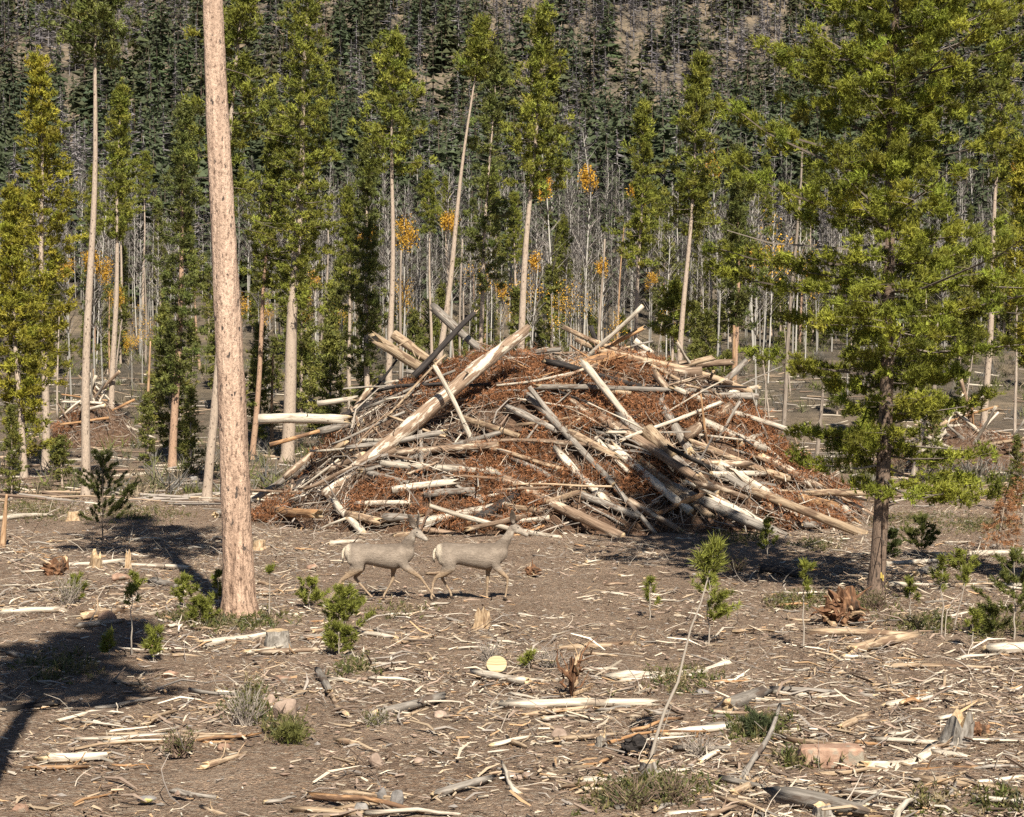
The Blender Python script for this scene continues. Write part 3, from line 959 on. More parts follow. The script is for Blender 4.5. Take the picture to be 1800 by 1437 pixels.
# ------------------------------------------------------------------ logs
def log_mesh(r, L, r0, r1, mat, bend=.03, sides=10, splinter=(False, True), kinks=0, stubs=0, flat_=1.0):
    n = max(5, int(L / .28) + 2)
    n = min(n, 30)
    t = np.linspace(0, 1, n)
    P = np.zeros((n, 3))
    P[:, 0] = t * L
    ph = r.uniform(0, 6.28, 2)
    P[:, 1] = bend * L * (np.sin(t * 3.14 + 0) * r.uniform(-1, 1) + .3 * np.sin(t * 7 + ph[0]))
    P[:, 2] = bend * L * (np.sin(t * 3.14) * r.uniform(-.6, .6) + .3 * np.sin(t * 6 + ph[1]))
    if kinks:
        P[:, 1:] += np.cumsum(r.randn(n, 2), 0) * kinks
    P -= P[0]
    R_ = (r0 + (r1 - r0) * t) * (1 + .05 * r.randn(n))
    V, F, per = tubes(P, R_, sides, True, r, .07)
    V = V.reshape(n + 2, sides, 3)
    for e, sp in ((0, splinter[0]), (1, splinter[1])):
        if sp:          # torn end: the last ring runs out in splinters
            ring = 1 if e == 0 else n
            ext = r.uniform(-.5, 2.6, sides) * (r0 if e == 0 else r1) * 1.2
            V[ring, :, 0] += -ext if e == 0 else ext
    V = V.reshape(-1, 3)
    V[:, 2] *= flat_
    mb = MB()
    cap = np.zeros(len(F), bool); cap[:sides] = True; cap[-sides:] = True
    mb.add(V, F4=F[~cap]); 
    mb.F4.append(F[cap]); mb.M4.append(np.full(cap.sum(), 1))
    if stubs:
        for i in range(stubs):
            tt = r.uniform(.1, .95); b = np.array([np.interp(tt, t, P[:, k]) for k in range(3)])
            a = r.uniform(0, 6.28); l = r.uniform(1.2, 4.5) * r0 + .04
            s = np.linspace(0, 1, 4)[:, None]
            d = np.array([r.uniform(-.2, .9), math.cos(a), math.sin(a)])
            V2, F2, _ = tubes(b + d * l * s + r.randn(4, 3) * .01 * s, np.array([.16, .13, .10, .04]) * r0 + .004, 5)
            mb.add(V2, F4=F2)
    return mb.mesh('log', [mat, CUT], True)

def log_matrix(p0, p1, roll=0.0):
    x = Vector(p1 - p0).normalized()
    up = Vector((0, 0, 1)) if abs(x.z) < .95 else Vector((0, 1, 0))
    y = up.cross(x).normalized(); z = x.cross(y)
    m = Matrix((x, y, z)).transposed().to_4x4()
    return Matrix.Translation(Vector(p0)) @ m @ Matrix.Rotation(roll, 4, 'X')

def place_log(name, p0, p1, r0, r1, kind, seed, label, group=None, **kw):
    r = np.random.RandomState(seed)
    L = float(np.linalg.norm(p1 - p0))
    me = log_mesh(r, L, r0, r1, WOODS[kind], **kw)
    o = obj(name, me, mtx=log_matrix(p0, p1))
    tag(o, label, 'log' if max(r0, r1) > .045 else 'branch', group)
    return o

CAMP = np.array([0, 0, CAMZ])
def pile_pts(x1, y1, x2, y2, rad, d1=None, d2=None):
    a = at_depth(x1, y1, d1) if d1 else hit(x1, y1)
    b = at_depth(x2, y2, d2) if d2 else hit(x2, y2)
    if a is None or a[1] > 50.5: a = None
    if b is None or b[1] > 50.5: b = None
    if a is None and b is None: a = at_depth(x1, y1, 46); b = at_depth(x2, y2, 46)
    if a is None: a = at_depth(x1, y1, b[1] + .3)
    if b is None: b = at_depth(x2, y2, a[1] + .3)
    # bring it towards the eye until it lies on the pile, not in it
    for _ in range(60):
        t = np.linspace(.02, .98, 15)[:, None]
        q = a + (b - a) * t
        pen = S(q[:, 0], q[:, 1]) + rad * .35 - q[:, 2]
        if (pen > 0).mean() < .3 and pen.max() < .35 + rad: break
        if not d1: a = CAMP + (a - CAMP) * .9965
        if not d2: b = CAMP + (b - CAMP) * .9965
        if d1 and d2: break
    return a, b

# (x1,y1,x2,y2,width px,kind,label[,d1,d2]) read off the photograph
PILE = [
    (572, 872, 905, 597, 27, 'p', 'longest stout brown log with a peeled white upper end crossing the pile', None, 43.6),
    (727, 663, 835, 549, 11, 'd', 'charred black log slanting up over the left shoulder of the pile', 45, 45.6),
    (766, 545, 856, 626, 15, 'g', 'brownish grey log crossing behind the charred log', 46.5, 46.2),
    (671, 603, 745, 650, 17, 't', 'tan broken log end jutting left below the twin tan log', 45.3, 45.4),
    (692, 588, 754, 634, 17, 't', 'tan bark-flecked log end above its tan twin', 45.9, 45.7),
    (455, 737, 600, 737, 17, 'w', 'pale splintered log jutting level from the left flank', 44, 44),
    (474, 782, 562, 758, 7, 'o', 'thin yellow pole jutting from the left flank', 43.5, 43.8),
    (558, 710, 622, 701, 10, 'w', 'short pale log stub high on the left flank', 45, 45),
    (513, 871, 563, 808, 17, 'd', 'dark stub with pale cut end low on the left flank'),
    (735, 734, 741, 816, 7, 'g', 'thin grey upright stick in front of the long brown log'),
    (814, 735, 912, 767, 10, 't', 'slim tan log below the rusty needles at the pile centre'),
    (670, 815, 868, 831, 12, 'w', 'slim pale log lying level across the pile front'),
    (850, 824, 935, 860, 12, 'w', 'pale bent log end sloping down from the level pale log'),
    (698, 797, 876, 782, 12, 'b', 'brown log with a splintered rusty left end'),
    (474, 896, 556, 904, 17, 'o', 'orange-ended short log at the left foot of the pile'),
    (740, 919, 882, 888, 14, 'w', 'smooth white log at the pile foot above the left deer'),
    (590, 886, 640, 938, 13, 'w', 'birch-white log tilting down at the left foot'),
    (625, 886, 713, 884, 9, 'w', 'small white log lying level at the pile foot'),
    (674, 910, 730, 911, 15, 'g', 'short thick greyish log piece at the pile foot'),
    (826, 921, 896, 877, 16, 'd', 'dark log with an orange butt just above the right deer'),
    (578, 956, 634, 952, 9, 'w', 'white stick on the bare ground behind the left deer'),
    (692, 943, 758, 934, 10, 't', 'tan stick just behind the head of the left deer'),
    (778, 839, 850, 885, 7, 'g', 'thin grey stick slanting right across the lower pile'),
    (836, 879, 992, 840, 7, 'w', 'long thin white stick rising right across the lower pile'),
    (871, 791, 974, 842, 11, 'g', 'grey log slanting below the rusty clump at the centre'),
    (630, 775, 680, 775, 8, 'w', 'short pale log beside the long brown log'),
    (622, 724, 646, 687, 11, 'b', 'brown stub leaning on the left shoulder of the pile'),
    (1027, 640, 1139, 777, 13, 'w', 'bleached crooked pole leaning on the middle of the pile', 43.5, None),
    (1054, 734, 1219, 838, 19, 'b', 'thick tan-brown log under the bleached leaning pole'),
    (921, 690, 1078, 852, 13, 'g', 'long grey-brown log running down the pile centre'),
    (1074, 848, 1152, 938, 9, 'g', 'thin tail of a grey trunk reaching the shaded pile foot'),
    (1159, 705, 1211, 792, 17, 'g', 'grey stout log standing steeply on the right half'),
    (1210, 765, 1282, 715, 18, 'b', 'short brown log crossing beside the steep grey log'),
    (1217, 779, 1387, 842, 12, 't', 'tan log sloping right with a cut end'),
    (1173, 852, 1372, 941, 17, 'g', 'long curved grey-tan log running to the right foot'),
    (1302, 856, 1523, 941, 15, 't', 'long split tan log reaching the young pine trunk'),
    (1228, 834, 1278, 897, 11, 't', 'short tan pole branching down beside the curved log'),
    (1338, 804, 1442, 857, 14, 'b', 'brown log on the right slope beside a white one'),
    (1335, 779, 1421, 853, 10, 'w', 'white peeled log on the right slope of the pile'),
    (1003, 648, 1080, 625, 19, 'o', 'brown log with an orange end on top of the pile', 44.8, 45),
    (1080, 628, 1136, 624, 12, 'w', 'short white log lying on the top of the pile', 46, 46),
    (1094, 661, 1233, 654, 20, 'b', 'thick brown log lying level along the top', 44.8, 45),
    (1186, 642, 1282, 637, 14, 'b', 'brown log with a round cut end jutting right on top', 46, 46),
    (1014, 681, 1102, 669, 13, 'b', 'brown log just under the thick top log', 44, 44.2),
    (951, 681, 1238, 687, 9, 'g', 'very long thin pole lying level below the top logs', 43.6, 43.6),
    (1250, 692, 1311, 634, 10, 'g', 'grey pole slanting up at the right shoulder', 45.5, 46.5),
    (1223, 698, 1333, 697, 12, 'g', 'grey log jutting level from the right shoulder', 44.5, 44.5),
    (1274, 692, 1330, 681, 8, 'w', 'thin pale stick above the grey jutting log', 45, 45),
    (1038, 573, 1057, 628, 9, 'd', 'dark upright stub with a pale tip on the top of the pile', 46, 46),
    (1012, 597, 1066, 622, 8, 't', 'thin tan stick beside the dark upright stub', 46.3, 46),
    (1115, 599, 1147, 622, 10, 'w', 'short white stick tilting at the back of the top', 46.5, 46.5),
    (1157, 664, 1197, 714, 12, 'b', 'brown stub hanging below the thick top log', 43.8, 43.5),
    (880, 841, 1094, 945, 20, 'b', 'thick tan-brown log sloping to the foot beside the right deer'),
    (1047, 770, 1106, 832, 9, 'w', 'pale stick beside the long grey-brown log'),
    (1137, 757, 1183, 802, 24, 't', 'short thick tan log chunk in the middle of the right half'),
    (1250, 834, 1344, 833, 10, 'w', 'greyish white log lying level on the right half'),
    (1245, 815, 1304, 816, 14, 'b', 'brown log just above the level greyish white one'),
    (1421, 867, 1530, 867, 11, 't', 'tan log lying level just left of the young pine trunk'),
    (1406, 877, 1469, 890, 17, 'o', 'thick split orange-tan log at the right foot'),
    (1457, 873, 1494, 902, 13, 'w', 'white split log end at the right foot'),
    (1391, 921, 1443, 923, 13, 'g', 'short grey log on the ground at the right foot'),
    (885, 889, 941, 897, 10, 't', 'tan log piece close above the right deer head'),
    (893, 919, 966, 910, 9, 'w', 'white stick behind the neck of the right deer'),
    (915, 934, 985, 945, 9, 'w', 'white stick in front of the right deer muzzle'),
    (992, 693, 1043, 737, 11, 'b', 'short brown log above the thick tan-brown log'),
    (1307, 719, 1361, 748, 8, 'g', 'thin grey pole on the right shoulder'),
    (1300, 732, 1356, 762, 7, 't', 'thin tan pole below the grey one on the right shoulder'),
    (1300, 780, 1340, 763, 12, 'w', 'pale broad split piece on the right slope'),
    (1020, 870, 1110, 905, 12, 'g', 'grey log in the tree shadow on the pile foot'),
    (1105, 880, 1190, 930, 12, 'b', 'brown log in the tree shadow near the pile foot'),
    (1100, 742, 1262, 868, 17, 'g', 'stout grey log of the fan sloping down to the young pine'), (1080, 790, 1215, 900, 16, 'w', 'stout bleached log of the fan sloping through the tree shadow'),
    (1215, 800, 1352, 884, 15, 'g', 'grey log of the fan above the curved grey-tan log'), (1262, 815, 1405, 900, 14, 'w', 'pale log of the fan beside the long split tan log'), (1235, 742, 1345, 790, 14, 'w', 'pale stout log high on the slope facing the young pine'),
    (1130, 815, 1245, 905, 15, 't', 'tan stout log in the lower fan'), (1255, 880, 1350, 925, 13, 'w', 'white log near the foot of the fan'), (985, 800, 1065, 880, 14, 'w', 'white stout log beside the long grey-brown log'),
    (1000, 760, 1075, 800, 13, 't', 'tan log at the head of the fan'), (560, 760, 640, 740, 13, 'g', 'grey log lying level on the upper left flank'), (690, 862, 790, 848, 13, 'w', 'white log above the short thick greyish piece'),
    (745, 870, 835, 862, 12, 'g', 'grey log above the smooth white log'), (1350, 890, 1425, 915, 12, 'w', 'white log at the far foot of the fan'), (900, 720, 985, 760, 13, 'g', 'grey log below the crest in the rusty needles'), (610, 905, 660, 915, 13, 't', 'tan chunk beside the birch-white log'),
    (640, 830, 720, 850, 10, 'g', 'grey stick on the lower left of the pile'),
    (560, 835, 640, 800, 14, 'b', 'brown log alongside the long brown log'),
    (500, 840, 560, 790, 13, 'b', 'brown weathered log on the outer left flank'),
    (445, 880, 520, 830, 11, 'g', 'grey log at the outer left end of the pile'),
    (440, 905, 500, 880, 12, 'w', 'pale log at the outer left foot of the pile'),
    (960, 885, 1030, 862, 10, 't', 'tan stick leaning at the lower middle of the pile'),
]
for i, a in enumerate(PILE):
    x1, y1, x2, y2, wpx, k, lab = a[:7]
    d1, d2 = (a[7], a[8]) if len(a) > 7 else (None, None)
    p0, p1 = pile_pts(x1, y1, x2, y2, wpx / 2 / FPX * 43, d1, d2)
    rad = wpx / 2 / FPX * (p0[1] + p1[1]) / 2 * 1.13
    r = np.random.RandomState(700 + i)
    place_log('log', p0, p1, rad, rad * r.uniform(.72, .95), k, 700 + i, lab, bend=.012, splinter=(r.rand() < .35, r.rand() < .45), stubs=r.randint(0, 3), sides=10)

# filler logs thrown over the pile, oriented at random
r = np.random.RandomState(61)
CN = {'w': 'bleached white', 't': 'bare tan', 'b': 'brown barky', 'g': 'weathered grey', 'd': 'blackened', 'o': 'orange split'}
def zone(x, y, z):
    if x < -3.6: return 'on the pile flank nearest the thick trunk'
    if x > 5.6: return 'on the pile flank nearest the young pine'
    if y > 45: return 'along the crest of the big slash pile'
    if z < 1.3: return 'low at the front foot of the slash pile'
    return 'half way up the front of the slash pile'
n = 0
while n < 185:
    x = r.uniform(-7.0, 9.4); y = r.uniform(39.6, 48)
    z = float(M(x, y))
    if z < float(H(x, y)) - .05: continue
    n += 1
    e = .1
    nx, ny = -(float(M(x + e, y)) - z) / e, -(float(M(x, y + e)) - z) / e
    nrm = unit(np.array([nx, ny, 1.]))
    side = np.sign(x - 1.0)
    dirv = unit(np.array([r.randn() + .5 * side, .5 * r.randn(), 0.35 * r.randn()]))
    dirv = unit(dirv - (dirv @ nrm) * nrm + nrm * (r.uniform(-.1, .22) if r.rand() < .82 else r.uniform(.3, .7)))
    L = r.uniform(.7, 2.6) if r.rand() < .7 else r.uniform(2, 4.2)
    rad = r.uniform(.018, .045) if r.rand() < .75 else r.uniform(.05, .095)
    k = 'wwttbbbgggod'[r.randint(12)]
    p = np.array([x, y, z]) + nrm * (rad * .6 + r.uniform(0, .22))
    p0 = p - dirv * L / 2; p1 = p + dirv * L / 2
    lab = ('thin ' if rad < .06 else 'stout ') + ('short ' if L < 1.7 else 'long ') + CN[k] + ' stick ' + zone(x, y, z)
    place_log('log', p0, p1, rad, rad * r.uniform(.5, .95), k, 900 + n, lab, lab + ' group',
              bend=.03, splinter=(True, r.rand() < .5), stubs=r.randint(0, 3), sides=8)

# ------------------------------------------------------------------ the brush of the pile
def brush_heap(name, f, xr, yr, ntw, ntuft, label, seed, minz=.1, cx=None):
    r = np.random.RandomState(seed)
    root = empty(name, ((xr[0] + xr[1]) / 2, (yr[0] + yr[1]) / 2, float(H((xr[0] + xr[1]) / 2, (yr[0] + yr[1]) / 2))))
    tag(root, label, 'slash pile')
    inv = Matrix.Translation(-Vector(root.location))
    # the packed heart of the heap
    xs = np.arange(xr[0], xr[1], .14); ys = np.arange(yr[0], yr[1], .14)
    Y, X = np.meshgrid(ys, xs, indexing='ij')
    Z = f(X, Y) + .20 * vnoise(X, Y, .55, seed) + .09 * vnoise(X, Y, .2, seed + 1) - .20
    k = len(xs)
    i, j = np.meshgrid(np.arange(len(ys) - 1), np.arange(k - 1), indexing='ij')
    F = np.stack([i * k + j, i * k + j + 1, (i + 1) * k + j + 1, (i + 1) * k + j], -1).reshape(-1, 4)
    keep = (Z > H(X, Y) - .25).ravel()
    F = F[keep[F].all(1)]
    used = np.unique(F); remap = np.zeros(len(keep), int); remap[used] = np.arange(len(used))
    mb = MB()
    VV = np.stack([X, Y, Z], -1).reshape(-1, 3)[used] - np.array(root.location)
    mb.add(VV, F4=remap[F])
    obj('packed_brush', mb.mesh('packed_brush', DUFF, True), root)
    def pick(nn, front=True):
        out = []
        while len(out) < nn:
            x = r.uniform(xr[0], xr[1], nn * 3); y = r.uniform(yr[0], yr[1], nn * 3)
            z = f(x, y)
            ok = z > H(x, y) + minz * (r.rand(nn * 3) ** 2) - .02
            out += list(zip(x[ok], y[ok], z[ok]))
        return np.array(out[:nn])
    P = pick(ntw)
    e = .1
    nx = -(f(P[:, 0] + e, P[:, 1]) - P[:, 2]) / e; ny = -(f(P[:, 0], P[:, 1] + e) - P[:, 2]) / e
    N = unit(np.stack([nx, ny, np.ones(len(P))], -1))
    D = r.randn(ntw, 3); D = unit(D - (D * N).sum(-1, keepdims=True) * N * r.uniform(.3, 1, (ntw, 1)))
    L = r.lognormal(-.75, .6, (ntw, 1)).clip(.12, 1.9)
    ts = np.linspace(-.5, .5, 5)[None, :, None]
    bend = unit(r.randn(ntw, 1, 3)) * L[:, None] * r.uniform(0, .28, (ntw, 1, 1))
    C0 = P + N * r.uniform(-.05, .20, (ntw, 1))
    PP = C0[:, None] + D[:, None] * L[:, None] * ts + bend * (1 - 4 * ts ** 2) + r.randn(ntw, 5, 3) * .012
    rad = (.005 + .020 * r.rand(ntw, 1) ** 3 * np.clip(L, .3, 1.6)) * np.array([1, .9, .8, .65, .4])
    V, F, per = tubes((PP - np.array(root.location))[:, [0, 1, 3, 4]], rad[:, [0, 1, 3, 4]], 3)
    pal = np.array([(.42, .36, .29), (.27, .235, .20), (.20, .14, .10), (.14, .085, .055), (.30, .20, .13), (.52, .45, .36)])
    c = pal[r.choice(6, ntw, p=[.13, .22, .22, .23, .13, .07])] * r.uniform(.75, 1.25, (ntw, 1))
    mb = MB(); mb.add(V, F4=F, c=np.repeat(c, per, 0))
    tag(obj('twigs', mb.mesh('twigs', TWIG), root), 'tangle of grey and brown dead twigs', kind='stuff')
    # rusty dead needles in clumps
    ncl = ntuft // 16
    Q = pick(ncl * 3)
    den = vnoise(Q[:, 0], Q[:, 1] + Q[:, 2], 1.7, seed + 5)
    Q = Q[np.argsort(-(den + .18 * (Q[:, 2] > 1.2) + .3 * r.rand(len(Q))))][:ncl]
    P = np.repeat(Q, 16, 0) + r.randn(ncl * 16, 3) * np.array([.13, .13, .10])
    P[:, 2] += .10
    D = r.randn(len(P), 3) + np.array([0, -.5, .35])
    g = np.repeat(r.uniform(.55, 1.35, (ncl, 1)), 16, 0)
    c = np.array((.275, .125, .058)) * g * (1 + .12 * r.randn(len(P), 1))
    mb = MB()
    tufts(mb, r, P - np.array(root.location), D, .13, .017, 5, c, spread=1.1)
    tag(obj('dead_needles', mb.mesh('dead_needles', TWIG), root), 'rusty brown dead pine needles', kind='stuff')

def duff_mat():
    m, t, out = newmat('packed_duff')
    v = mapping(t, (1, 1, 1))
    n = noise(t, v, 6, 6, .7)
    n2 = noise(t, v, 30, 4, .7)
    c = ramp(t, n, [(.3, (.07, .045, .032)), (.5, (.14, .09, .062)), (.7, (.20, .13, .085))])
    c = mixc(t, .8, c, ramp(t, n2, [(.3, (.3, .3, .3)), (.7, (1.5, 1.4, 1.3))]), 'MULTIPLY')
    finish(t, out, c, .95, n2, .05, 1, .1)
    return m
DUFF = duff_mat()
brush_heap('slash_pile', M, (-7.6, 10.2), (39.4, 52.5), 11500, 40000, 'huge heap of logging slash, twigs and rusty needles behind the two deer', 71)

def small_heap(cx, cy, hw, hd, ht):
    def f(x, y):
        x = np.asarray(x, float); y = np.asarray(y, float)
        q = np.clip(1 - np.sqrt(((x - cx) / hw) ** 2 + ((y - cy) / hd) ** 2), 0, 1) ** .8
        return ht * q + H(x, y) - .05
    return f
HEAPS = [(gx(165, 92), 92, 2.7, 2.2, 2.9, 'smaller slash heap far behind the slim pine trunks', 'far left heap', 81),
         (gx(1690, 74), 74, 3.9, 2.2, 2.2, 'low slash heap behind the young pine', 'heap behind the young pine', 82)]
for cx, cyy, hw, hd, ht, lab, where, seed in HEAPS:
    f = small_heap(cx, cyy, hw, hd, ht)
    brush_heap('slash_heap', f, (cx - hw - .3, cx + hw + .3), (cyy - hd - .3, cyy + hd + .3), 1500, 1100, lab, seed)
    r = np.random.RandomState(seed)
    for i in range(22):
        a = r.uniform(math.pi, 2 * math.pi); q = r.uniform(0, .9)
        x = cx + math.cos(a) * hw * q; y = cyy + math.sin(a) * hd * q
        z = float(f(x, y))
        L = r.uniform(1.2, 3.4); rad = r.uniform(.05, .10)
        dv = unit(np.array([r.randn(), .4 * r.randn(), .75 * r.randn()]))
        p = np.array([x, y, z + .08 + .4 * abs(dv[2])])
        k = 'wwtggwbo'[r.randint(8)]
        place_log('log', p - dv * L / 2, p + dv * L / 2, rad, rad * .8, k, 1300 + seed * 30 + i,
                  {'w': 'white', 't': 'tan', 'g': 'grey', 'b': 'brown', 'o': 'orange'}[k] + ' log crossed over the ' + ('smaller heap behind the slim trunks' if seed == 81 else 'low heap behind the young pine'),
                  {'w': 'white', 't': 'tan', 'g': 'grey', 'b': 'brown', 'o': 'orange'}[k] + ' logs of the ' + where, bend=.015, sides=8)

# ------------------------------------------------------------------ litter on the ground
def open_ground(x, y):
    """how thickly wood litter lies: thin on the trodden middle, thick on the right and in windrows"""
    px = 900 + x / y * FPX
    py = YH + CAMZ / y * FPX
    d = .5 + .75 * vnoise(x, y * .55, 2.2, 91) + .45 * vnoise(x, y, .7, 92)
    d += .35 * np.clip((px - 1050) / 400, 0, 1) * np.clip((py - 1020) / 100, 0, 1)
    trod = np.exp(-(((px - 800) / 330) ** 2 + ((py - 1095) / 75) ** 2))
    d -= .38 * trod
    d -= .3 * np.exp(-(((px - 200) / 260) ** 2 + ((py - 1400) / 60) ** 2))
    return np.clip(d, .06, 1.3)

def litter():
    r = np.random.RandomState(95)
    mb = MB()
    pal = np.array([(.50, .42, .315), (.40, .305, .205), (.29, .25, .21), (.43, .28, .155), (.12, .085, .062), (.33, .245, .185), (.62, .55, .44), (.22, .165, .125)])
    for N, mu, sg, lo, hi, w0, w1, ring in [(270000, -3.02, .5, .018, .14, .12, .34, 2), (42000, -2.0, .55, .06, .6, .05, .13, 3)]:
        y = 10 + 50 * r.rand(N) ** 1.15
        x = (r.rand(N) * 2 - 1) * (.32 * y + 2)
        # even spread over the ground (narrow near rows get fewer)
        keep = r.rand(N) < (.32 * y + 2) / 22 * open_ground(x, y) * np.clip(1.5 - (y - 10) / 32, .35, 1.5)
        keep &= M(x, y) < H(x, y) + .1
        x, y = x[keep], y[keep]
        N = len(x)
        L = r.lognormal(mu, sg, N).clip(lo, hi)
        W = (L * r.uniform(w0, w1, N)).clip(.005, .028)
        a = r.normal(0, .8, N) + (r.rand(N) < .3) * r.uniform(0, 3.14, N)
        tilt = r.normal(0, .2, N)
        d = np.stack([np.cos(a) * np.cos(tilt), np.sin(a) * np.cos(tilt), np.sin(tilt)], -1)
        P = np.stack([x, y, H(x, y) + W * .4 + .004 + np.abs(np.sin(tilt)) * L * .4 + .03 * r.rand(N) ** 2], -1)
        b = unit(r.randn(N, 3)) * (L * .12)[:, None]
        if ring == 2:
            PP = np.stack([P - d * L[:, None] / 2, P + d * L[:, None] / 2], 1); rad = W[:, None] * np.stack([r.uniform(.3, .6, N), r.uniform(.1, .5, N)], -1)
        else:
            PP = np.stack([P - d * L[:, None] / 2, P + b, P + d * L[:, None] / 2], 1); rad = W[:, None] * np.array([.4, .6, .15])
        V, F, per = tubes(PP, rad, 3)
        c = pal[r.choice(8, N, p=[.19, .20, .13, .06, .12, .14, .05, .11])] * r.uniform(.65, 1.25, (N, 1))
        mb.add(V, F4=F, c=np.repeat(c, per, 0))
    tag(obj('wood_litter', mb.mesh('wood_litter', CHIP)), 'countless bleached wood chips, splinters and twigs strewn over the brown soil', 'wood litter', kind='stuff')
    # thin curly twigs
    N = 5200
    y = 10 + 42 * r.rand(N); x = (r.rand(N) * 2 - 1) * (.33 * y + 2)
    keep = (r.rand(N) < y / 42 * open_ground(x, y) * 1.4) & (M(x, y) < H(x, y) + .1)
    x, y = x[keep], y[keep]; N = len(x)
    L = r.lognormal(-1.0, .5, N).clip(.12, 1.2)
    a = r.uniform(0, 6.283, N); el = np.abs(r.normal(0, .35, N))
    d = np.stack([np.cos(a) * np.cos(el), np.sin(a) * np.cos(el), np.sin(el)], -1)
    s = np.linspace(0, 1, 5)[None, :, None]
    bend = unit(r.randn(N, 1, 3)) * L[:, None, None] * .22
    P0 = np.stack([x, y, H(x, y) + .008], -1)
    PP = P0[:, None] + d[:, None] * L[:, None, None] * s + bend * (s * (1 - s)) * 3 + r.randn(N, 5, 3) * .008
    zmin = H(PP[..., 0], PP[..., 1]) + .006
    PP[..., 2] = np.maximum(PP[..., 2], zmin)
    V, F, per = tubes(PP, r.uniform(.003, .008, (N, 1)) * np.array([1, .9, .8, .6, .35]), 3)
    pal = np.array([(.40, .345, .28), (.26, .22, .185), (.16, .11, .08), (.50, .43, .34)])
    c = pal[r.choice(4, N)] * r.uniform(.75, 1.2, (N, 1))
    mb = MB(); mb.add(V, F4=F, c=np.repeat(c, per, 0))
    tag(obj('fine_twigs', mb.mesh('fine_twigs', TWIG)), 'fine curled dead twigs scattered over the clearing', 'twigs', kind='stuff')
    # pebbles and clods
    N = 6500
    y = 10 + 36 * r.rand(N); x = (r.rand(N) * 2 - 1) * (.33 * y + 2)
    keep = (r.rand(N) < y / 36) & (M(x, y) < H(x, y) + .1)
    x, y = x[keep], y[keep]; N = len(x)
    oc = np.array([[1, 0, 0], [-1, 0, 0], [0, 1, 0], [0, -1, 0], [0, 0, 1], [0, 0, -1]], float)
    of = np.array([[0, 2, 4], [2, 1, 4], [1, 3, 4], [3, 0, 4], [2, 0, 5], [1, 2, 5], [3, 1, 5], [0, 3, 5]])
    s_ = r.lognormal(-4.0, .5, N).clip(.008, .038)
    V = oc[None] * (1 + .35 * r.randn(N, 6, 1)).clip(.4, 1.8) * s_[:, None, None] * np.array([1.2, 1, .6])
    V = V + np.stack([x, y, H(x, y) + s_ * .25 + .01], -1)[:, None]
    F = (of[None] + (np.arange(N) * 6)[:, None, None]).reshape(-1, 3)
    pal = np.array([(.30, .21, .155), (.36, .27, .21), (.20, .14, .105), (.27, .24, .21)])
    c = pal[r.choice(4, N)] * r.uniform(.7, 1.25, (N, 1))
    mb = MB(); mb.add(V.reshape(-1, 3), F3=F, c=np.repeat(c, 6, 0))
    tag(obj('pebbles', mb.mesh('pebbles', CHIP)), 'small stones and earth clods bedded in the soil', 'pebbles', kind='stuff')
    # low green plants: kinnikinnick mats, grass and seedlings
    PC = [(420, 1098, 70, 12, 260), (330, 1090, 30, 10, 90), (505, 1292, 28, 14, 130), (440, 1240, 30, 25, 110), (1095, 1405, 60, 26, 90), (1160, 1400, 55, 22, 80), (1330, 1290, 45, 16, 160), (1400, 1062, 40, 10, 140),
          (1500, 1065, 45, 10, 170), (1755, 1110, 50, 16, 130), (240, 905, 70, 14, 260), (60, 900, 60, 16, 300), (330, 862, 60, 14, 220), (1600, 915, 80, 10, 220), (1720, 925, 70, 12, 260), (1760, 1415, 45, 16, 70), (1410, 1345, 40, 12, 90),
          (620, 1180, 30, 12, 60), (1290, 950, 50, 12, 130), (1440, 960, 40, 10, 100), (110, 1180, 60, 20, 110), (700, 1080, 40, 10, 40), (1200, 1200, 60, 20, 90), (1620, 1100, 50, 14, 130), (200, 860, 80, 14, 260), (1180, 1395, 60, 25, 50), (1640, 1420, 40, 16, 30)]
    mb = MB()
    for px, py, sx, sy, nn in PC:
        qx = r.normal(px, sx * .6, nn); qy = r.normal(py, sy * .6, nn)
        for a, b in zip(qx, qy):
            p = hit(a, min(max(b, 800), 1700), H)
            if p is None or p[1] > 75: continue
            k = 3
            hgt = r.uniform(.03, .16)
            pts = p + np.stack([r.randn(k) * .05, r.randn(k) * .05, r.rand(k) * hgt], -1)
            tint = np.array([(.085, .095, .022), (.13, .115, .040), (.07, .08, .03), (.20, .155, .085)][r.choice(4, p=[.25, .3, .15, .3])]) * r.uniform(.7, 1.2)
            tufts(mb, r, pts, np.tile([[0, 0, 1.]], (k, 1)) + .5 * r.randn(k, 3), .075, .018, 4, tint, spread=1.1)
    tag(obj('ground_plants', mb.mesh('ground_plants', NEEDLE)), 'low green mats and tufts of small plants in the clearing', 'plants', kind='stuff')
    # sage and dry brush on the slope behind
    N = 4200
    y = r.uniform(56, 215, N); x = (r.rand(N) * 2 - 1) * (.33 * y + 6)
    keep = (vnoise(x, y, 9, 97) + .6 * r.rand(N) > .1) & (M(x, y) < H(x, y) + .1)
    x, y = x[keep], y[keep]; N = len(x)
    P = np.stack([x, y, H(x, y) + .03], -1)
    P = np.repeat(P, 4, 0) + r.randn(N * 4, 3) * np.array([.22, .22, .0])
    pal = np.array([(.20, .18, .145), (.15, .15, .07), (.25, .20, .135), (.18, .17, .15), (.15, .16, .05)])
    c = np.repeat(pal[r.choice(5, N)] * r.uniform(.7, 1.2, (N, 1)), 4, 0)
    mb = MB(); tufts(mb, r, P, np.tile([[0, 0, 1.]], (len(P), 1)) + .3 * r.randn(len(P), 3), np.repeat(r.uniform(.3, .95, N), 4), .055, 7, c, spread=.9)
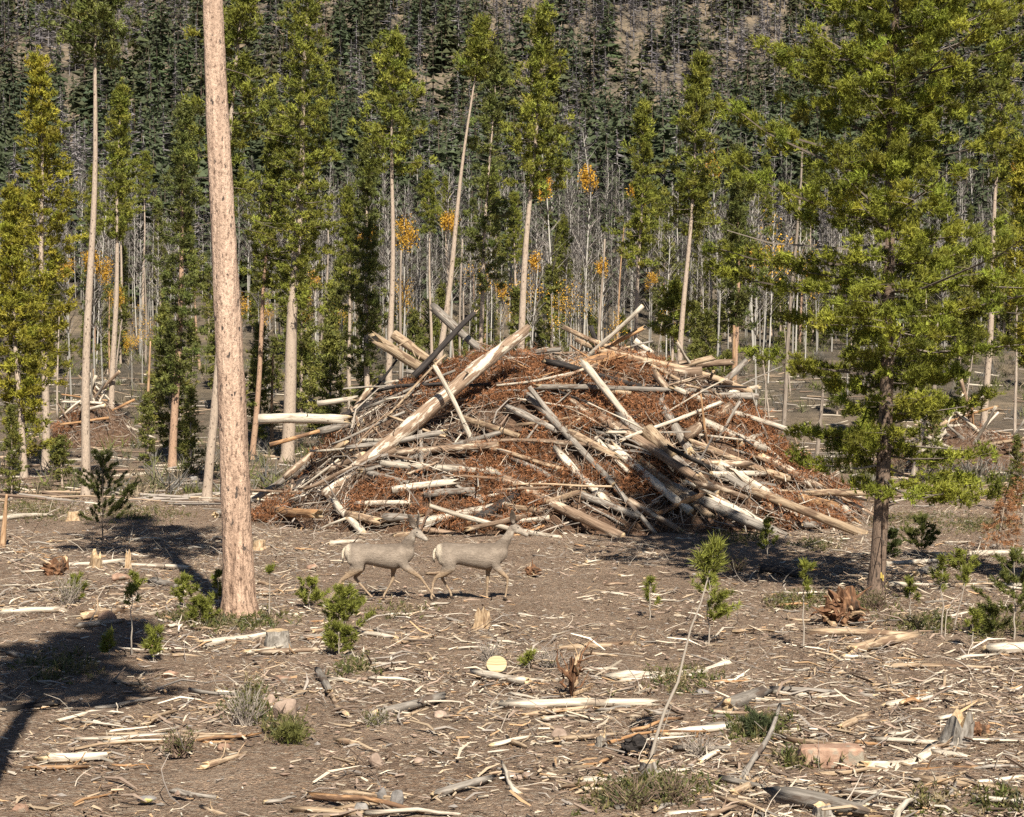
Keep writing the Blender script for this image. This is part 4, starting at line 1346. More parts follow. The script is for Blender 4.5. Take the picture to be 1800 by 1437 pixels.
    tag(obj('sagebrush_cover', mb.mesh('sagebrush_cover', FARLEAF)), 'grey sagebrush and dry grass covering the slope behind the pile', 'brush', kind='stuff')
    # slash lying about on the back ground
    N = 1500
    y = r.uniform(50, 130, N); x = (r.rand(N) * 2 - 1) * (.33 * y + 4)
    keep = M(x, y) < H(x, y) + .05
    x, y = x[keep], y[keep]; N = len(x)
    L = r.uniform(.5, 3.2, N); a = r.normal(0, .6, N)
    d = np.stack([np.cos(a), np.sin(a), r.normal(0, .08, N)], -1)
    P = np.stack([x, y, H(x, y) + .08], -1)
    PP = np.stack([P - d * L[:, None] / 2, P + unit(r.randn(N, 3)) * .06, P + d * L[:, None] / 2], 1)
    V, F, per = tubes(PP, r.uniform(.02, .06, (N, 1)) * np.array([1, .9, .7]), 5)
    pal = np.array([(.52, .45, .35), (.30, .26, .22), (.38, .28, .19), (.20, .14, .10)])
    c = pal[r.choice(4, N)] * r.uniform(.75, 1.2, (N, 1))
    mb = MB(); mb.add(V, F4=F, c=np.repeat(c, per, 0))
    tag(obj('far_slash', mb.mesh('far_slash', CHIP)), 'felled poles and slash strewn on the ground behind the pile', 'slash', kind='stuff')
litter()

# -- logs and branches lying on the open ground, read off the photograph
def ground_log(x1, y1, x2, y2, wpx, k, lab, seed, lift=0.0, name='log', group=None, **kw):
    wpx = wpx * 1.2
    a, b = hit(x1, y1 + wpx * .4, H), hit(x2, y2 + wpx * .4, H)
    rad = wpx / 2 / FPX * (a[1] + b[1]) / 2
    a[2] = float(H(a[0], a[1])) + rad * .75; b[2] = float(H(b[0], b[1])) + rad * .7 + lift
    kw.setdefault('bend', .03); kw.setdefault('splinter', (True, True))
    return place_log(name, a, b, rad, rad * np.random.RandomState(seed).uniform(.6, .95), k, seed, lab, group, **kw)

GL = [(1080, 1192, 1282, 1163, 15, 'w', 'bleached white bent log with a fork on the open ground'), (1095, 1196, 1240, 1182, 8, 'w', 'thin white stick under the bent white log'),
      (902, 1240, 1140, 1234, 15, 'w', 'straight white log with a broken left end in mid clearing'), (925, 1258, 1040, 1243, 8, 't', 'tan stick lying against the straight white log'),
      (833, 1184, 922, 1208, 12, 'w', 'white stick propped beside the freshly cut stump'), (985, 1141, 1112, 1131, 10, 't', 'tan stick lying beyond the rusty snag'),
      (1282, 1240, 1342, 1216, 21, 'g', 'short thick grey split log on the right'), (1360, 1212, 1535, 1224, 9, 'g', 'long thin grey stick behind the short split log'),
      (672, 1254, 778, 1224, 15, 'g', 'grey weathered log left of the straight white log'), (360, 1132, 482, 1112, 12, 'w', 'white stick leaning against the grey stump'),
      (85, 1332, 186, 1328, 16, 'w', 'thick white log piece by the pale splintered planks'), (365, 1345, 430, 1325, 10, 't', 'tan split stick below the pale planks'),
      (1390, 1402, 1512, 1424, 32, 'g', 'thick grey weathered log at the bottom edge'), (1304, 1372, 1372, 1278, 9, 'g', 'grey branch standing diagonally near the red rock'),
      (1752, 1141, 1806, 1137, 18, 'w', 'thick white log cut by the right edge'), (1500, 1142, 1612, 1118, 15, 't', 'tan log in front of the rotten root wad'),
      (1424, 1112, 1590, 1116, 11, 't', 'long tan log lying level before the rotten root wad'), (1545, 1172, 1750, 1174, 8, 't', 'very long thin tan pole on the right'),
      (272, 1022, 318, 1034, 12, 'g', 'dark grey log in the shadow behind the thick trunk'), (8, 1076, 112, 1070, 11, 'w', 'white log half buried at the left'),
      (150, 1082, 215, 1072, 12, 't', 'tan log end right of the half buried white log'), (100, 995, 215, 985, 10, 'w', 'white log between the splintered shards'),
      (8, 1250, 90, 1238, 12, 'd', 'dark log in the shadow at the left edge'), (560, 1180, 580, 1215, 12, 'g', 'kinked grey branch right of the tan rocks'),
      (580, 1212, 608, 1256, 7, 't', 'thin tan branch below the kinked grey one'), (630, 1112, 690, 1122, 8, 'w', 'white splinter right of the green sapling'),
      (1615, 1370, 1800, 1392, 11, 't', 'long tan split log at the lower right'), (1610, 1356, 1730, 1350, 10, 'o', 'orange-tan splintered plank at the lower right'), (1700, 1378, 1800, 1366, 8, 'w', 'white splintered plank at the lower right edge'),
      (420, 1128, 480, 1142, 9, 'b', 'brown bark-covered stick by the grey stump'), (460, 1148, 600, 1140, 10, 'b', 'brown log lying right of the grey stump'),
      (600, 1425, 700, 1405, 12, 't', 'tan branch at the bottom edge by the lichen rocks'), (770, 1395, 860, 1370, 12, 'g', 'grey log near the bottom edge'),
      (1180, 1290, 1330, 1272, 11, 'w', 'pale split plank in mid right foreground'), (1560, 1240, 1640, 1225, 10, 'w', 'white stick before the grey stump piece'),
      (1480, 1280, 1530, 1256, 12, 't', 'tan stick above the red rock'), (1540, 1300, 1640, 1305, 8, 'w', 'thin white stick right of the red rock'),
      (1526, 1346, 1642, 1314, 17, 'w', 'curved bent white log right of the sandstone slab'), (1640, 1322, 1700, 1330, 9, 'w', 'white stick end beside the curved log'), (1230, 1340, 1300, 1300, 8, 'w', 'crooked white branch left of the diagonal grey one'),
      (1290, 1395, 1330, 1370, 14, 't', 'tan wedge of wood near the bottom right'), (1180, 1432, 1260, 1425, 10, 'w', 'white stick at the bottom edge by the low shrub'), (50, 1352, 150, 1348, 8, 'o', 'orange-brown stick by the thick white piece'), (700, 1130, 760, 1118, 6, 't', 'thin tan stick on the trodden ground'), (520, 1425, 640, 1432, 10, 't', 'long tan stick along the bottom edge'),
      (140, 1100, 205, 1093, 10, 'g', 'grey stick at the edge of the big shadow'), (20, 1150, 105, 1165, 9, 'g', 'grey stick lying within the big shadow'),
      (1560, 992, 1650, 986, 9, 'w', 'white log behind the trunk of the young pine'), (1610, 1010, 1690, 984, 10, 'g', 'grey log slanting in the shade behind the young pine'),
      (1560, 1026, 1800, 1028, 8, 'w', 'long white pole right of the young pine trunk'), (1640, 976, 1800, 970, 10, 'w', 'white log beyond the shade on the right'),
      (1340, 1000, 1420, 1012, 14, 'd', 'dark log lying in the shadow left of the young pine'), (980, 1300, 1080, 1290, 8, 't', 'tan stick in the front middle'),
      (380, 905, 440, 880, 10, 'g', 'grey log at the left end of the pile'), (215, 992, 330, 998, 7, 'w', 'thin white stick in the shadow behind the thick trunk'), (0, 912, 90, 905, 9, 'w', 'white log at the left edge of the clearing')]
for i, a in enumerate(GL):
    lift = .22 if 'diagonally' in a[6] else (.07 if 'propped' in a[6] else 0)
    ground_log(*a[:6], a[6], 1500 + i, lift, bend=.08 if 'bent' in a[6] else .02, stubs=3 if a[4] < 14 else 1)

# pale splintered planks in a row at the left
r = np.random.RandomState(62)
for i in range(14):
    x1 = r.uniform(130, 330); y1 = r.uniform(1284, 1316)
    ground_log(x1, y1, x1 + r.uniform(60, 150), y1 + r.uniform(-14, 6), r.uniform(6, 11), 'wwtto'[r.randint(5)], 'pale splintered plank in the row of split wood at left', 1600 + i, name='split_plank', group='split planks of the left row', flat_=.55, sides=7)

# scattered branches, one by one
r = np.random.RandomState(63)
KD = dict(w=('white', 'bleached white'), t=('tan', 'tan bare'), g=('grey', 'weathered grey'), b=('brown', 'brown barky'), o=('orange', 'orange split'))
LM = [(t_, hit(a, b, H)) for t_, a, b in [('the two deer', 740, 1056), ('the thick pink trunk', 421, 1090), ('the young pine foot', 1540, 1046), ('the red sandstone slab', 1456, 1346), ('the sawn log end', 873, 1186), ('the rotten root wad', 1480, 1098), ('the splintered planks', 290, 1300), ('the blocky pinkish rock', 502, 1268), ('the straight white log', 1020, 1240), ('the lichen rocks', 690, 1424), ('the bending sapling foot', 1140, 1344), ('the hollow grey stump', 1684, 1308), ('the half buried white log', 60, 1072), ('the foot of the pile', 900, 950), ('the dark knee-high pine', 180, 958), ('the right edge saplings', 1750, 1120), ('the big shadow', 120, 1200), ('the red rock in the corner', 35, 1428)]]
n = 0
while n < 290:
    y = 13.7 + 27 * r.rand() ** 1.3; x = r.uniform(-.3, .3) * y
    if r.rand() > float(open_ground(np.array([x]), np.array([y]))[0]) + .1: continue
    if float(M(x, y)) > float(H(x, y)) + .05: continue
    n += 1
    k = 'wwwttggbo'[r.randint(9)]
    L = r.lognormal(-.75, .45); L = min(max(L, .22), 1.5)
    a = r.normal(0, .7)
    dv = np.array([math.cos(a), math.sin(a), r.normal(0, .05)])
    rad = r.uniform(.011, .034)
    p = np.array([x, y, float(H(x, y)) + rad * .9 + .012])
    lm = min(LM, key=lambda q: (q[1][0] - x) ** 2 + (q[1][1] - y) ** 2)[0]
    lab = ('short ' if L < .5 else 'long ') + KD[k][1] + ' branch lying near ' + lm
    o = place_log('dead_branch', p - dv * L / 2, p + dv * L / 2, rad, rad * .45, k, 1700 + n, lab, lab + ' group',
                  bend=.06, kinks=.008, sides=6, splinter=(True, True), stubs=r.randint(0, 3))

# ------------------------------------------------------------------ stumps, root wads, rocks
def stump(px, py, wpx, hpx, lab, seed, mat=W_GREY, jag=.0, lean=0.0):
    r = np.random.RandomState(seed)
    p = hit(px, py, H); s = p[1] / FPX
    R0, h_ = wpx / 2 * s, hpx * s
    root = empty('tree_stump', p)
    n = 14
    th = np.arange(n) / n * 2 * math.pi
    lob = 1 + .12 * np.sin(th * 3 + r.uniform(0, 6)) + .08 * r.randn(n)
    prof = [(-.06, 1.5), (.02, 1.3), (.15, 1.1), (.4, 1.0), (.75, .96), (1, .93)]
    V = []
    for z, k in prof:
        jz = ((jag + .05) * h_ * r.uniform(-.8, .6, n)) if z == 1 else .04 * h_ * r.randn(n)
        k = k * (1 + .06 * r.randn(n))
        V.append(np.stack([R0 * k * lob * np.cos(th) + lean * z * h_, R0 * k * lob * np.sin(th), np.full(n, z * h_) + jz], -1))
    m = len(prof)
    i, j = np.meshgrid(np.arange(m - 1), np.arange(n), indexing='ij')
    F = np.stack([i * n + j, i * n + (j + 1) % n, (i + 1) * n + (j + 1) % n, (i + 1) * n + j], -1).reshape(-1, 4)
    mb = MB(); mb.add(np.concatenate(V), F4=F)
    obj('bark_side', mb.mesh('bark_side', mat, False), root)
    top = V[-1]; inner = top * np.array([.5, .5, 1]) + np.array([lean * h_ * .5, 0, 0]); inner[:, 2] = top[:, 2].mean() - (.25 * h_ if jag else 0.004) + jag * h_ * .3 * r.randn(n)
    c = np.array([[lean * h_, 0, inner[:, 2].mean()]])
    V2 = np.concatenate([top, inner, c])
    F4 = [[q, (q + 1) % n, n + (q + 1) % n, n + q] for q in range(n)]
    F3 = [[n + q, n + (q + 1) % n, 2 * n] for q in range(n)]
    mb = MB(); mb.add(V2, F3=F3, F4=F4)
    obj('top_face', mb.mesh('top_face', CUT), root)
    tag(root, lab, 'stump')

WSV = wood('upright_grey_wood', (.27, .24, .20), (.45, .41, .355), (.16, .13, .10), .62, axis=2, gs=17, ls=5)
WST = wood('upright_tan_wood', (.42, .29, .17), (.60, .46, .30), (.22, .14, .08), .62, axis=2, gs=17, ls=5)
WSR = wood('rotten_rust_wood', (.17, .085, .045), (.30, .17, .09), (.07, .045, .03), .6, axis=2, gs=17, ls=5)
stump(488, 1140, 42, 32, 'grey weathered stump right of the thick trunk foot', 1, WSV)
stump(848, 1104, 26, 30, 'broken tan stump in front of the right deer', 2, WST, .45)
stump(130, 918, 20, 18, 'small orange stump at the left edge of the clearing', 3, WST)
stump(168, 1000, 20, 26, 'pale jagged stump shard left of the big tree shadow', 4, WST, .7)
stump(225, 1000, 10, 26, 'narrow pale stump splinter beside the jagged shard', 5, WST, .6)
stump(455, 968, 24, 18, 'small orange-sided stump between the thick trunk and the pile', 6, WST)
stump(1684, 1308, 46, 46, 'hollow grey stump right of the red rock', 7, WSV, .5, .15)
stump(1058, 1315, 18, 26, 'small pale splintered stump in the front middle', 8, WSV, .5)
stump(1140, 1368, 34, 30, 'grey stump at the foot of the bending sapling', 9, WSV)
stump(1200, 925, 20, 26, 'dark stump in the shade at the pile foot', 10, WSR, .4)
stump(1445, 1436, 30, 22, 'grey stump carrying the thick weathered log', 11, WSV, .2)
stump(105, 1005, 26, 22, 'rotten brown stump core with roots at the left', 12, WSR, .6)

def root_wad(px, py, wpx, hpx, lab, seed, n=16, mat=WSR, tall=False):
    r = np.random.RandomState(seed)
    p = hit(px, py, H); s = p[1] / FPX
    wd, ht = wpx * s, hpx * s
    root = empty('root_wad' if not tall else 'rotten_snag', p)
    bm = bmesh.new()
    bmesh.ops.create_icosphere(bm, subdivisions=3, radius=1)
    for v in bm.verts:
        q = v.co.copy()
        f = 1 + .28 * math.sin(q.x * 4 + seed) * math.sin(q.z * 5 + q.y * 4) + .14 * math.sin(q.x * 11 + q.z * 9 + seed) + .04 * r.randn()
        v.co = Vector((q.x * wd * (.38 if not tall else .13) * f, q.y * wd * .28 * f, ht * .36 + q.z * ht * .42 * f))
    me = bpy.data.meshes.new('core'); bm.to_mesh(me); bm.free()
    me.materials.append(WSR if mat is not W_DARK else W_DARK)
    obj('core', me, root)
    for part, cnt, mt, thick in (('roots', n, mat, 1.0), ('torn_wood', max(5, n // 3), WST, .8)):
        BP, BR = [], []
        for i in range(cnt):
            a = r.uniform(0, 6.283); el = r.uniform(-.3, 1.2) if not tall else r.uniform(.8, 1.55)
            L = r.uniform(.4, 1.0) * ((wd * .5 if el < .7 else ht * .55) if not tall else ht * .85)
            t = np.linspace(0, 1, 7)[:, None]
            d = np.array([math.cos(a) * math.cos(el), math.sin(a) * math.cos(el), math.sin(el)])
            b = np.array([r.randn() * wd * .13, r.randn() * wd * .10 - wd * .08, ht * r.uniform(.05, .45)])
            q = b + d * L * t + r.randn(3) * L * .35 * t ** 2 + np.cumsum(r.randn(7, 3), 0) * L * .07
            q[:, 2] = np.maximum(q[:, 2], .012)
            BP.append(q); BR.append(wd * r.uniform(.035, .085) * thick * np.array([1.1, 1, .85, .7, .5, .32, .08]))
        V, F, _ = tubes(np.array(BP), np.array(BR), 6, rng=r, rough=.4)
        mb = MB(); mb.add(V, F4=F)
        obj(part, mb.mesh(part, mt), root)['kind'] = 'stuff'
    tag(root, lab, 'root wad' if not tall else 'snag')
root_wad(1480, 1098, 74, 84, 'large rotten root wad with pale torn wood left of the young pine', 2, 38)
root_wad(1006, 1222, 44, 86, 'dark rusty splintered snag standing behind the straight white log', 1, 12, WSR, True)
root_wad(1115, 1330, 62, 46, 'dark tangled root beside the foot of the bending sapling', 3, 16, W_DARK)
root_wad(936, 1012, 34, 22, 'small brown root clump right of the right deer', 4, 12, WSR)
root_wad(96, 1012, 50, 34, 'brown upturned roots at the left of the clearing', 5, 14, WSR)
root_wad(1722, 1298, 50, 34, 'dark brown root mass beside the hollow grey stump', 6, 12, WSR)

# freshly sawn butt, its pale face turned up towards the road
p = hit(873, 1186, H)
r = np.random.RandomState(5)
root = empty('cut_butt', p)
ax = unit(np.array([.05, -.72, .60])); R0 = .125
b0 = np.array([0, .10, -.02]); b1 = np.array([0, -.07, .14])
V, F, _ = tubes(np.array([b0, (b0 + b1) / 2, b1]), np.array([R0 * 1.1, R0 * 1.02, R0]), 24, rng=r, rough=.02)
mb = MB(); mb.add(V, F4=F); obj('bark_side', mb.mesh('bark_side', W_GREY, True), root)
n = 24
ring = V[-n:]
mb = MB(); mb.add(np.concatenate([ring, ring.mean(0, keepdims=True) + ax * .004]), F3=[[i, (i + 1) % n, n] for i in range(n)])
obj('sawn_face', mb.mesh('sawn_face', FRESH), root)
tag(root, 'freshly sawn round log end with bright yellow face in mid clearing', 'stump')

def rock(px, py, wpx, hpx, mat, lab, seed, dep=.8):
    r = np.random.RandomState(seed)
    slab = 'slab' in lab
    p = hit(px, py, H); s = p[1] / FPX
    wd, ht = wpx * s / 2, hpx * s
    bm = bmesh.new()
    for i in range(22):
        q = unit(r.randn(3))
        q = q * np.array([wd, wd * dep, ht * .62]) * r.uniform(.82, 1.05)
        if slab: q = np.sign(q) * np.array([wd, wd * .55, ht * .46]) * r.uniform(.62, 1.05, 3)
        bm.verts.new(q + np.array([0, 0, ht * .38]))
    res = bmesh.ops.convex_hull(bm, input=bm.verts)
    junk = [v for v in bm.verts if not v.link_faces]
    bmesh.ops.delete(bm, geom=junk, context='VERTS')
    bmesh.ops.bevel(bm, geom=list(bm.edges), offset=min(wd, ht) * .08, segments=1, affect='EDGES')
    bmesh.ops.recalc_face_normals(bm, faces=bm.faces)
    me = bpy.data.meshes.new('rock'); bm.to_mesh(me); bm.free()
    me.materials.append(mat)
    o = obj('rock', me, loc=p)
    tag(o, lab, 'rock')
RK = [(502, 1268, 56, 46, ROCK_TAN, 'blocky pinkish rock beside the twiggy shrub'), (472, 1242, 30, 26, ROCK_TAN, 'small pale rock behind the blocky pinkish one'), (1456, 1346, 118, 44, ROCK_RED, 'long flat reddish sandstone slab at the lower right'),
      (662, 1350, 36, 28, ROCK_TAN, 'tan pointed rock in the front middle left'), (700, 1424, 34, 40, ROCK_GREY, 'tall grey rock with yellow lichen at the bottom edge'), (672, 1410, 26, 30, ROCK_GREY, 'slim grey rock leaning by the lichen rock'),
      (985, 1300, 40, 22, ROCK_TAN, 'flat pale rock in the front middle'), (548, 1002, 26, 12, ROCK_RED, 'small orange rock behind the left deer hind leg'), (635, 1428, 30, 20, ROCK_GREY, 'small yellow lichen rock at the bottom edge'),
      (212, 1022, 40, 16, ROCK_RED, 'low orange-brown rock left of the thick trunk'), (188, 1098, 40, 26, ROCK_RED, 'reddish wedge rock at the edge of the big shadow'), (900, 1372, 44, 14, ROCK_TAN, 'flat pinkish rock near the bottom middle'),
      (298, 1192, 34, 14, ROCK_RED, 'flat reddish rock at the right edge of the big shadow'), (735, 1342, 26, 12, ROCK_TAN, 'small flat rock right of the pointed tan rock'), (395, 1320, 34, 16, ROCK_RED, 'pink rock right of the splintered planks'),
      (35, 1428, 40, 16, ROCK_RED, 'reddish rock at the bottom left corner'), (495, 1200, 40, 14, ROCK_RED, 'low pinkish rock above the blocky rock'), (258, 1410, 40, 12, ROCK_GREY, 'flat grey rock near the bottom left'), (770, 1262, 36, 14, ROCK_TAN, 'low tan rock by the grey weathered log'),
      (1235, 1222, 30, 12, ROCK_GREY, 'flat grey rock left of the short split log'), (925, 1368, 20, 12, ROCK_TAN, 'small tan rock by the flat pinkish one'), (340, 850, 22, 16, ROCK_GREY, 'pale grey boulder behind the thick trunk')]
for i, a in enumerate(RK):
    rock(*a[:5], a[5], 40 + i)

# ------------------------------------------------------------------ saplings and shrubs
def sapling(px, py, h_px, lab, seed, lean=(0, 0), bushy=1.0, bare=.35, tint=(.185, .195, .035), dark=False, curve=0.0, name='pine_sapling', group=None, nl=.075):
    r = np.random.RandomState(seed)
    p = hit(px, py, H); s = p[1] / FPX
    h_ = h_px * s
    t = np.linspace(0, 1, 9)
    P = np.stack([lean[0] * s * t + curve * s * np.sin(t * math.pi) + .01 * r.randn(9) * h_, lean[1] * t + .01 * r.randn(9) * h_, t * h_], -1)
    P[0] = (0, 0, -.02)
    root = empty(name, p)
    V, F, _ = tubes(P, (.007 + .006 * h_) * (1 - .75 * t), 6)
    mb = MB(); mb.add(V, F4=F, c=(.36, .31, .25) if not dark else (.16, .12, .09))
    obj('stem', mb.mesh('stem', LIMB, True), root)
    TP, TD, BP, BR = [], [], [], []
    nw = max(3, int(4 + h_ * 3.2 * bushy))
    for i in range(nw):
        u = bare + (1 - bare) * (i + .5) / nw
        q = np.array([np.interp(u, t, P[:, k]) for k in range(3)])
        for j in range(int(r.randint(2, 5) * max(bushy, .6))):
            a = r.uniform(0, 6.283)
            L = (h_ * .36 * (1.08 - u) + .05) * r.uniform(.3, 1.45) * min(bushy, 1.3)
            d = unit(np.array([math.cos(a), math.sin(a), r.uniform(.2, .9)]))
            ss = np.linspace(0, 1, 4)[:, None]
            B = q + d * L * ss + np.array([0, 0, .15 * L]) * ss ** 2
            BP.append(B); BR.append(np.array([.005, .004, .003, .002]))
            k = int(4 + 14 * L * bushy)
            f = r.uniform(.45, 1.05, k)[:, None]
            TP.append(q + d * L * f + np.array([0, 0, .15 * L]) * f ** 2 + r.randn(k, 3) * .018)
            TD.append(np.tile(d + np.array([0, 0, .6]), (k, 1)) + .35 * r.randn(k, 3))
    k = 10
    TP.append(P[-1] + r.randn(k, 3) * .015 - np.array([0, 0, .04])); TD.append(np.tile([[0, 0, 1.]], (k, 1)) + .3 * r.randn(k, 3))
    V, F, _ = tubes(np.array(BP), np.array(BR), 4)
    mb = MB(); mb.add(V, F4=F, c=(.24, .19, .14))
    obj('twigs', mb.mesh('twigs', LIMB), root)['kind'] = 'stuff'
    TP = np.concatenate(TP); TD = np.concatenate(TD)
    mb = MB(); tufts(mb, r, TP, TD, nl, .0065 + .00022 * p[1], 20, np.array(tint) * (1 + .15 * r.randn(len(TP), 1)))
    obj('needles', mb.mesh('needles', NEEDLE), root)['kind'] = 'stuff'
    tag(root, lab, 'sapling', group)

SP = [(608, 1120, 84, 'bright green bushy pine sapling in front of the left deer', dict(bushy=1.9, bare=.05)), (545, 1072, 52, 'small green pine seedling left of the bushy sapling', dict(bushy=1.3, bare=.1)),
      (1140, 1344, 380, 'tall thin bare-stemmed sapling bending right with a tuft on top', dict(bushy=.62, bare=.86, lean=(118, .1), curve=8, nl=.11)),
      (1246, 1132, 130, 'dense upright pine sapling beside the bending thin one', dict(bushy=1.05, bare=.25, nl=.085)),
      (180, 958, 160, 'dark knee-high pine at the left of the clearing', dict(bushy=1.4, bare=.15, dark=True, tint=(.10, .11, .028))), (232, 1150, 118, 'thin pine seedling with one tuft in the big shadow edge', dict(bushy=.6, bare=.7)),
      (270, 1165, 56, 'short green seedling at the right edge of the big shadow', dict(bushy=1.0, bare=.2)), (192, 1160, 44, 'small seedling inside the big shadow', dict(bushy=.8, bare=.2)), (1412, 1140, 150, 'slim pine sapling left of the rotten root wad', dict(bushy=.7, bare=.55)),
      (1655, 1118, 138, 'slim pine sapling right of the young pine trunk', dict(bushy=.8, bare=.55)), (1600, 1096, 76, 'small thin sapling just right of the young pine foot', dict(bushy=.7, bare=.5)), (1710, 1140, 66, 'little pale green seedling among saplings on the right', dict(bushy=.7, bare=.45)),
      (1782, 1126, 150, 'dark green sapling by the right edge', dict(bushy=1.3, bare=.25, tint=(.12, .13, .03))), (1740, 1120, 50, 'bushy dark seedling at the foot of the right edge sapling', dict(bushy=1.6, bare=.05, tint=(.12, .13, .03))), (1675, 1112, 110, 'crooked whitish sapling stem with few needles on the right', dict(bushy=.5, bare=.75, lean=(26, 0))),
      (322, 1072, 56, 'green seedling left of the thick trunk in its shadow', dict(bushy=1.1, bare=.2)), (352, 1100, 46, 'green seedling at the left foot of the thick trunk', dict(bushy=1.5, bare=.05)), (384, 1072, 66, 'thin seedling touching the left side of the thick trunk', dict(bushy=.8, bare=.2)),
      (474, 1082, 84, 'thin bare seedling right of the thick trunk', dict(bushy=.4, bare=.9)), (1142, 1088, 72, 'thin green seedling right of the deer', dict(bushy=.7, bare=.3)), (596, 1150, 50, 'low green seedling in front of the bushy sapling', dict(bushy=1.5, bare=.05)),
      (1332, 1300, 36, 'small blue-green seedling in the right foreground', dict(bushy=1.4, bare=.05, tint=(.07, .085, .035))), (510, 1312, 34, 'grassy green seedling below the blocky pinkish rock', dict(bushy=1.0, bare=.03, tint=(.14, .14, .04))), (135, 1060, 44, 'little seedling at the left by the half buried log', dict(bushy=1.0, bare=.1)),
      (1350, 985, 70, 'seedling in the tree shadow left of the young pine', dict(bushy=1.0, bare=.2)), (1620, 980, 70, 'bushy dark seedling behind the young pine', dict(bushy=1.5, bare=.05, tint=(.12, .13, .03))), (1565, 985, 50, 'dark seedling just right of the young pine trunk', dict(bushy=1.5, bare=.05, tint=(.07, .085, .022))),
      (240, 1050, 40, 'tiny bright seedling between the rock and thick trunk', dict(bushy=.9, bare=.2)), (930, 1180, 30, 'tiny seedling right of the sawn log end', dict(bushy=.8, bare=.1)), (1690, 1030, 60, 'green seedling in the shade on the right', dict(bushy=1.2, bare=.1))]
for i, (px, py, hp, lab, kw) in enumerate(SP):
    sapling(px, py, hp, lab, 1900 + i, **kw)

def shrub(px, py, wpx, hpx, lab, seed, tw=70, leaf=(.12, .115, .045), leaves=160, wood_=(.27, .22, .175)):
    r = np.random.RandomState(seed)
    p = hit(px, py, H); s = p[1] / FPX
    wd, ht = wpx * s / 2, hpx * s
    root = empty('low_shrub', p)
    t = np.linspace(0, 1, 5)[None, :, None]
    a = r.uniform(0, 6.283, tw); rr_ = r.rand(tw) ** .6 * wd
    base = np.stack([r.randn(tw) * wd * .18, r.randn(tw) * wd * .18, np.zeros(tw)], -1)
    end = np.stack([np.cos(a) * rr_, np.sin(a) * rr_, ht * r.uniform(.35, 1.1, tw)], -1)
    P = base[:, None] + (end - base)[:, None] * t + r.randn(tw, 5, 3) * .015 * t
    V, F, _ = tubes(P, np.full((tw, 1), .0045) * np.array([1.2, 1, .8, .6, .4]), 4)
    mb = MB(); mb.add(V, F4=F, c=wood_)
    obj('stems', mb.mesh('stems', LIMB), root)['kind'] = 'stuff'
    i = r.randint(0, tw, leaves); f = r.uniform(.4, 1, (leaves, 1))
    Q = base[i] + (end[i] - base[i]) * f + r.randn(leaves, 3) * .02
    mb = MB(); tufts(mb, r, Q, r.randn(leaves, 3) + np.array([0, 0, .6]), .03, .014, 4, np.array(leaf) * r.uniform(.7, 1.3, (leaves, 1)))
    obj('leaves', mb.mesh('leaves', NEEDLE), root)['kind'] = 'stuff'
    tag(root, lab, 'shrub')
for i, a in enumerate([(432, 1278, 90, 70, 'sparse grey-twigged shrub left of the blocky pinkish rock'), (315, 1330, 70, 45, 'small dark twiggy shrub over the splintered planks'), (120, 1065, 60, 50, 'grey twiggy shrub over the half buried white log'),
                       (1110, 1425, 130, 50, 'low spreading green-brown shrub at the bottom middle'), (1180, 1418, 110, 60, 'low green shrub at the bottom right of the sapling stump'), (1290, 1010, 60, 36, 'brown twiggy shrub in the tree shadow'),
                       (1540, 1072, 90, 40, 'brown and green shrub round the young pine foot'), (1700, 1000, 120, 46, 'olive shrub on the right behind the shade'), (660, 1280, 70, 30, 'dark low twiggy shrub below the grey weathered log'), (860, 1165, 60, 40, 'grey twig tangle behind the sawn log end'),
                       (970, 1175, 90, 36, 'grey dead twig shrub right of the sawn log end'), (1230, 1330, 90, 40, 'brown twig tangle left of the diagonal grey branch')]):
    tw_only = 'grey twig tangle' in a[4] or 'grey dead' in a[4] or 'brown twig tangle' in a[4]
    shrub(*a, 2000 + i, tw=90, leaves=12 if tw_only else 150, wood_=(.34, .29, .24) if 'grey' in a[4] else (.2, .14, .1))

# a small rust-brown dead sapling at the right edge
def dead_sapling(px, py, hp, lab, seed):
    r = np.random.RandomState(seed)
    p = hit(px, py, H); s = p[1] / FPX; h_ = hp * s
    root = empty('dead_sapling', p)
    t = np.linspace(0, 1, 7)
    V, F, _ = tubes(np.stack([.25 * t, 0 * t, h_ * t], -1), .03 * (1 - .7 * t), 6)
    mb = MB(); mb.add(V, F4=F, c=(.30, .24, .18)); obj('stem', mb.mesh('stem', LIMB, True), root)
    n = 90
    z = r.uniform(.1, .95, n)
    a = r.uniform(0, 6.283, n); L = h_ * .38 * (1.1 - z)
    d = np.stack([np.cos(a), np.sin(a), r.uniform(-.8, .2, n)], -1)
    P = np.stack([.25 * z, 0 * z, h_ * z], -1)[:, None] + d[:, None] * L[:, None, None] * r.uniform(.3, 1, (n, 4, 1))
    P = P.reshape(-1, 3)
    mb = MB(); tufts(mb, r, P, np.repeat(d, 4, 0) + r.randn(len(P), 3) * .4, .10, .012, 10, (.30, .15, .07))
    obj('dead_needles', mb.mesh('dead_needles', TWIG), root)['kind'] = 'stuff'
    tag(root, lab, 'sapling')
dead_sapling(1752, 968, 120, 'rust-brown dead sapling near the right edge', 1)
dead_sapling(1798, 920, 140, 'taller rust-brown dead sapling at the right edge', 2)

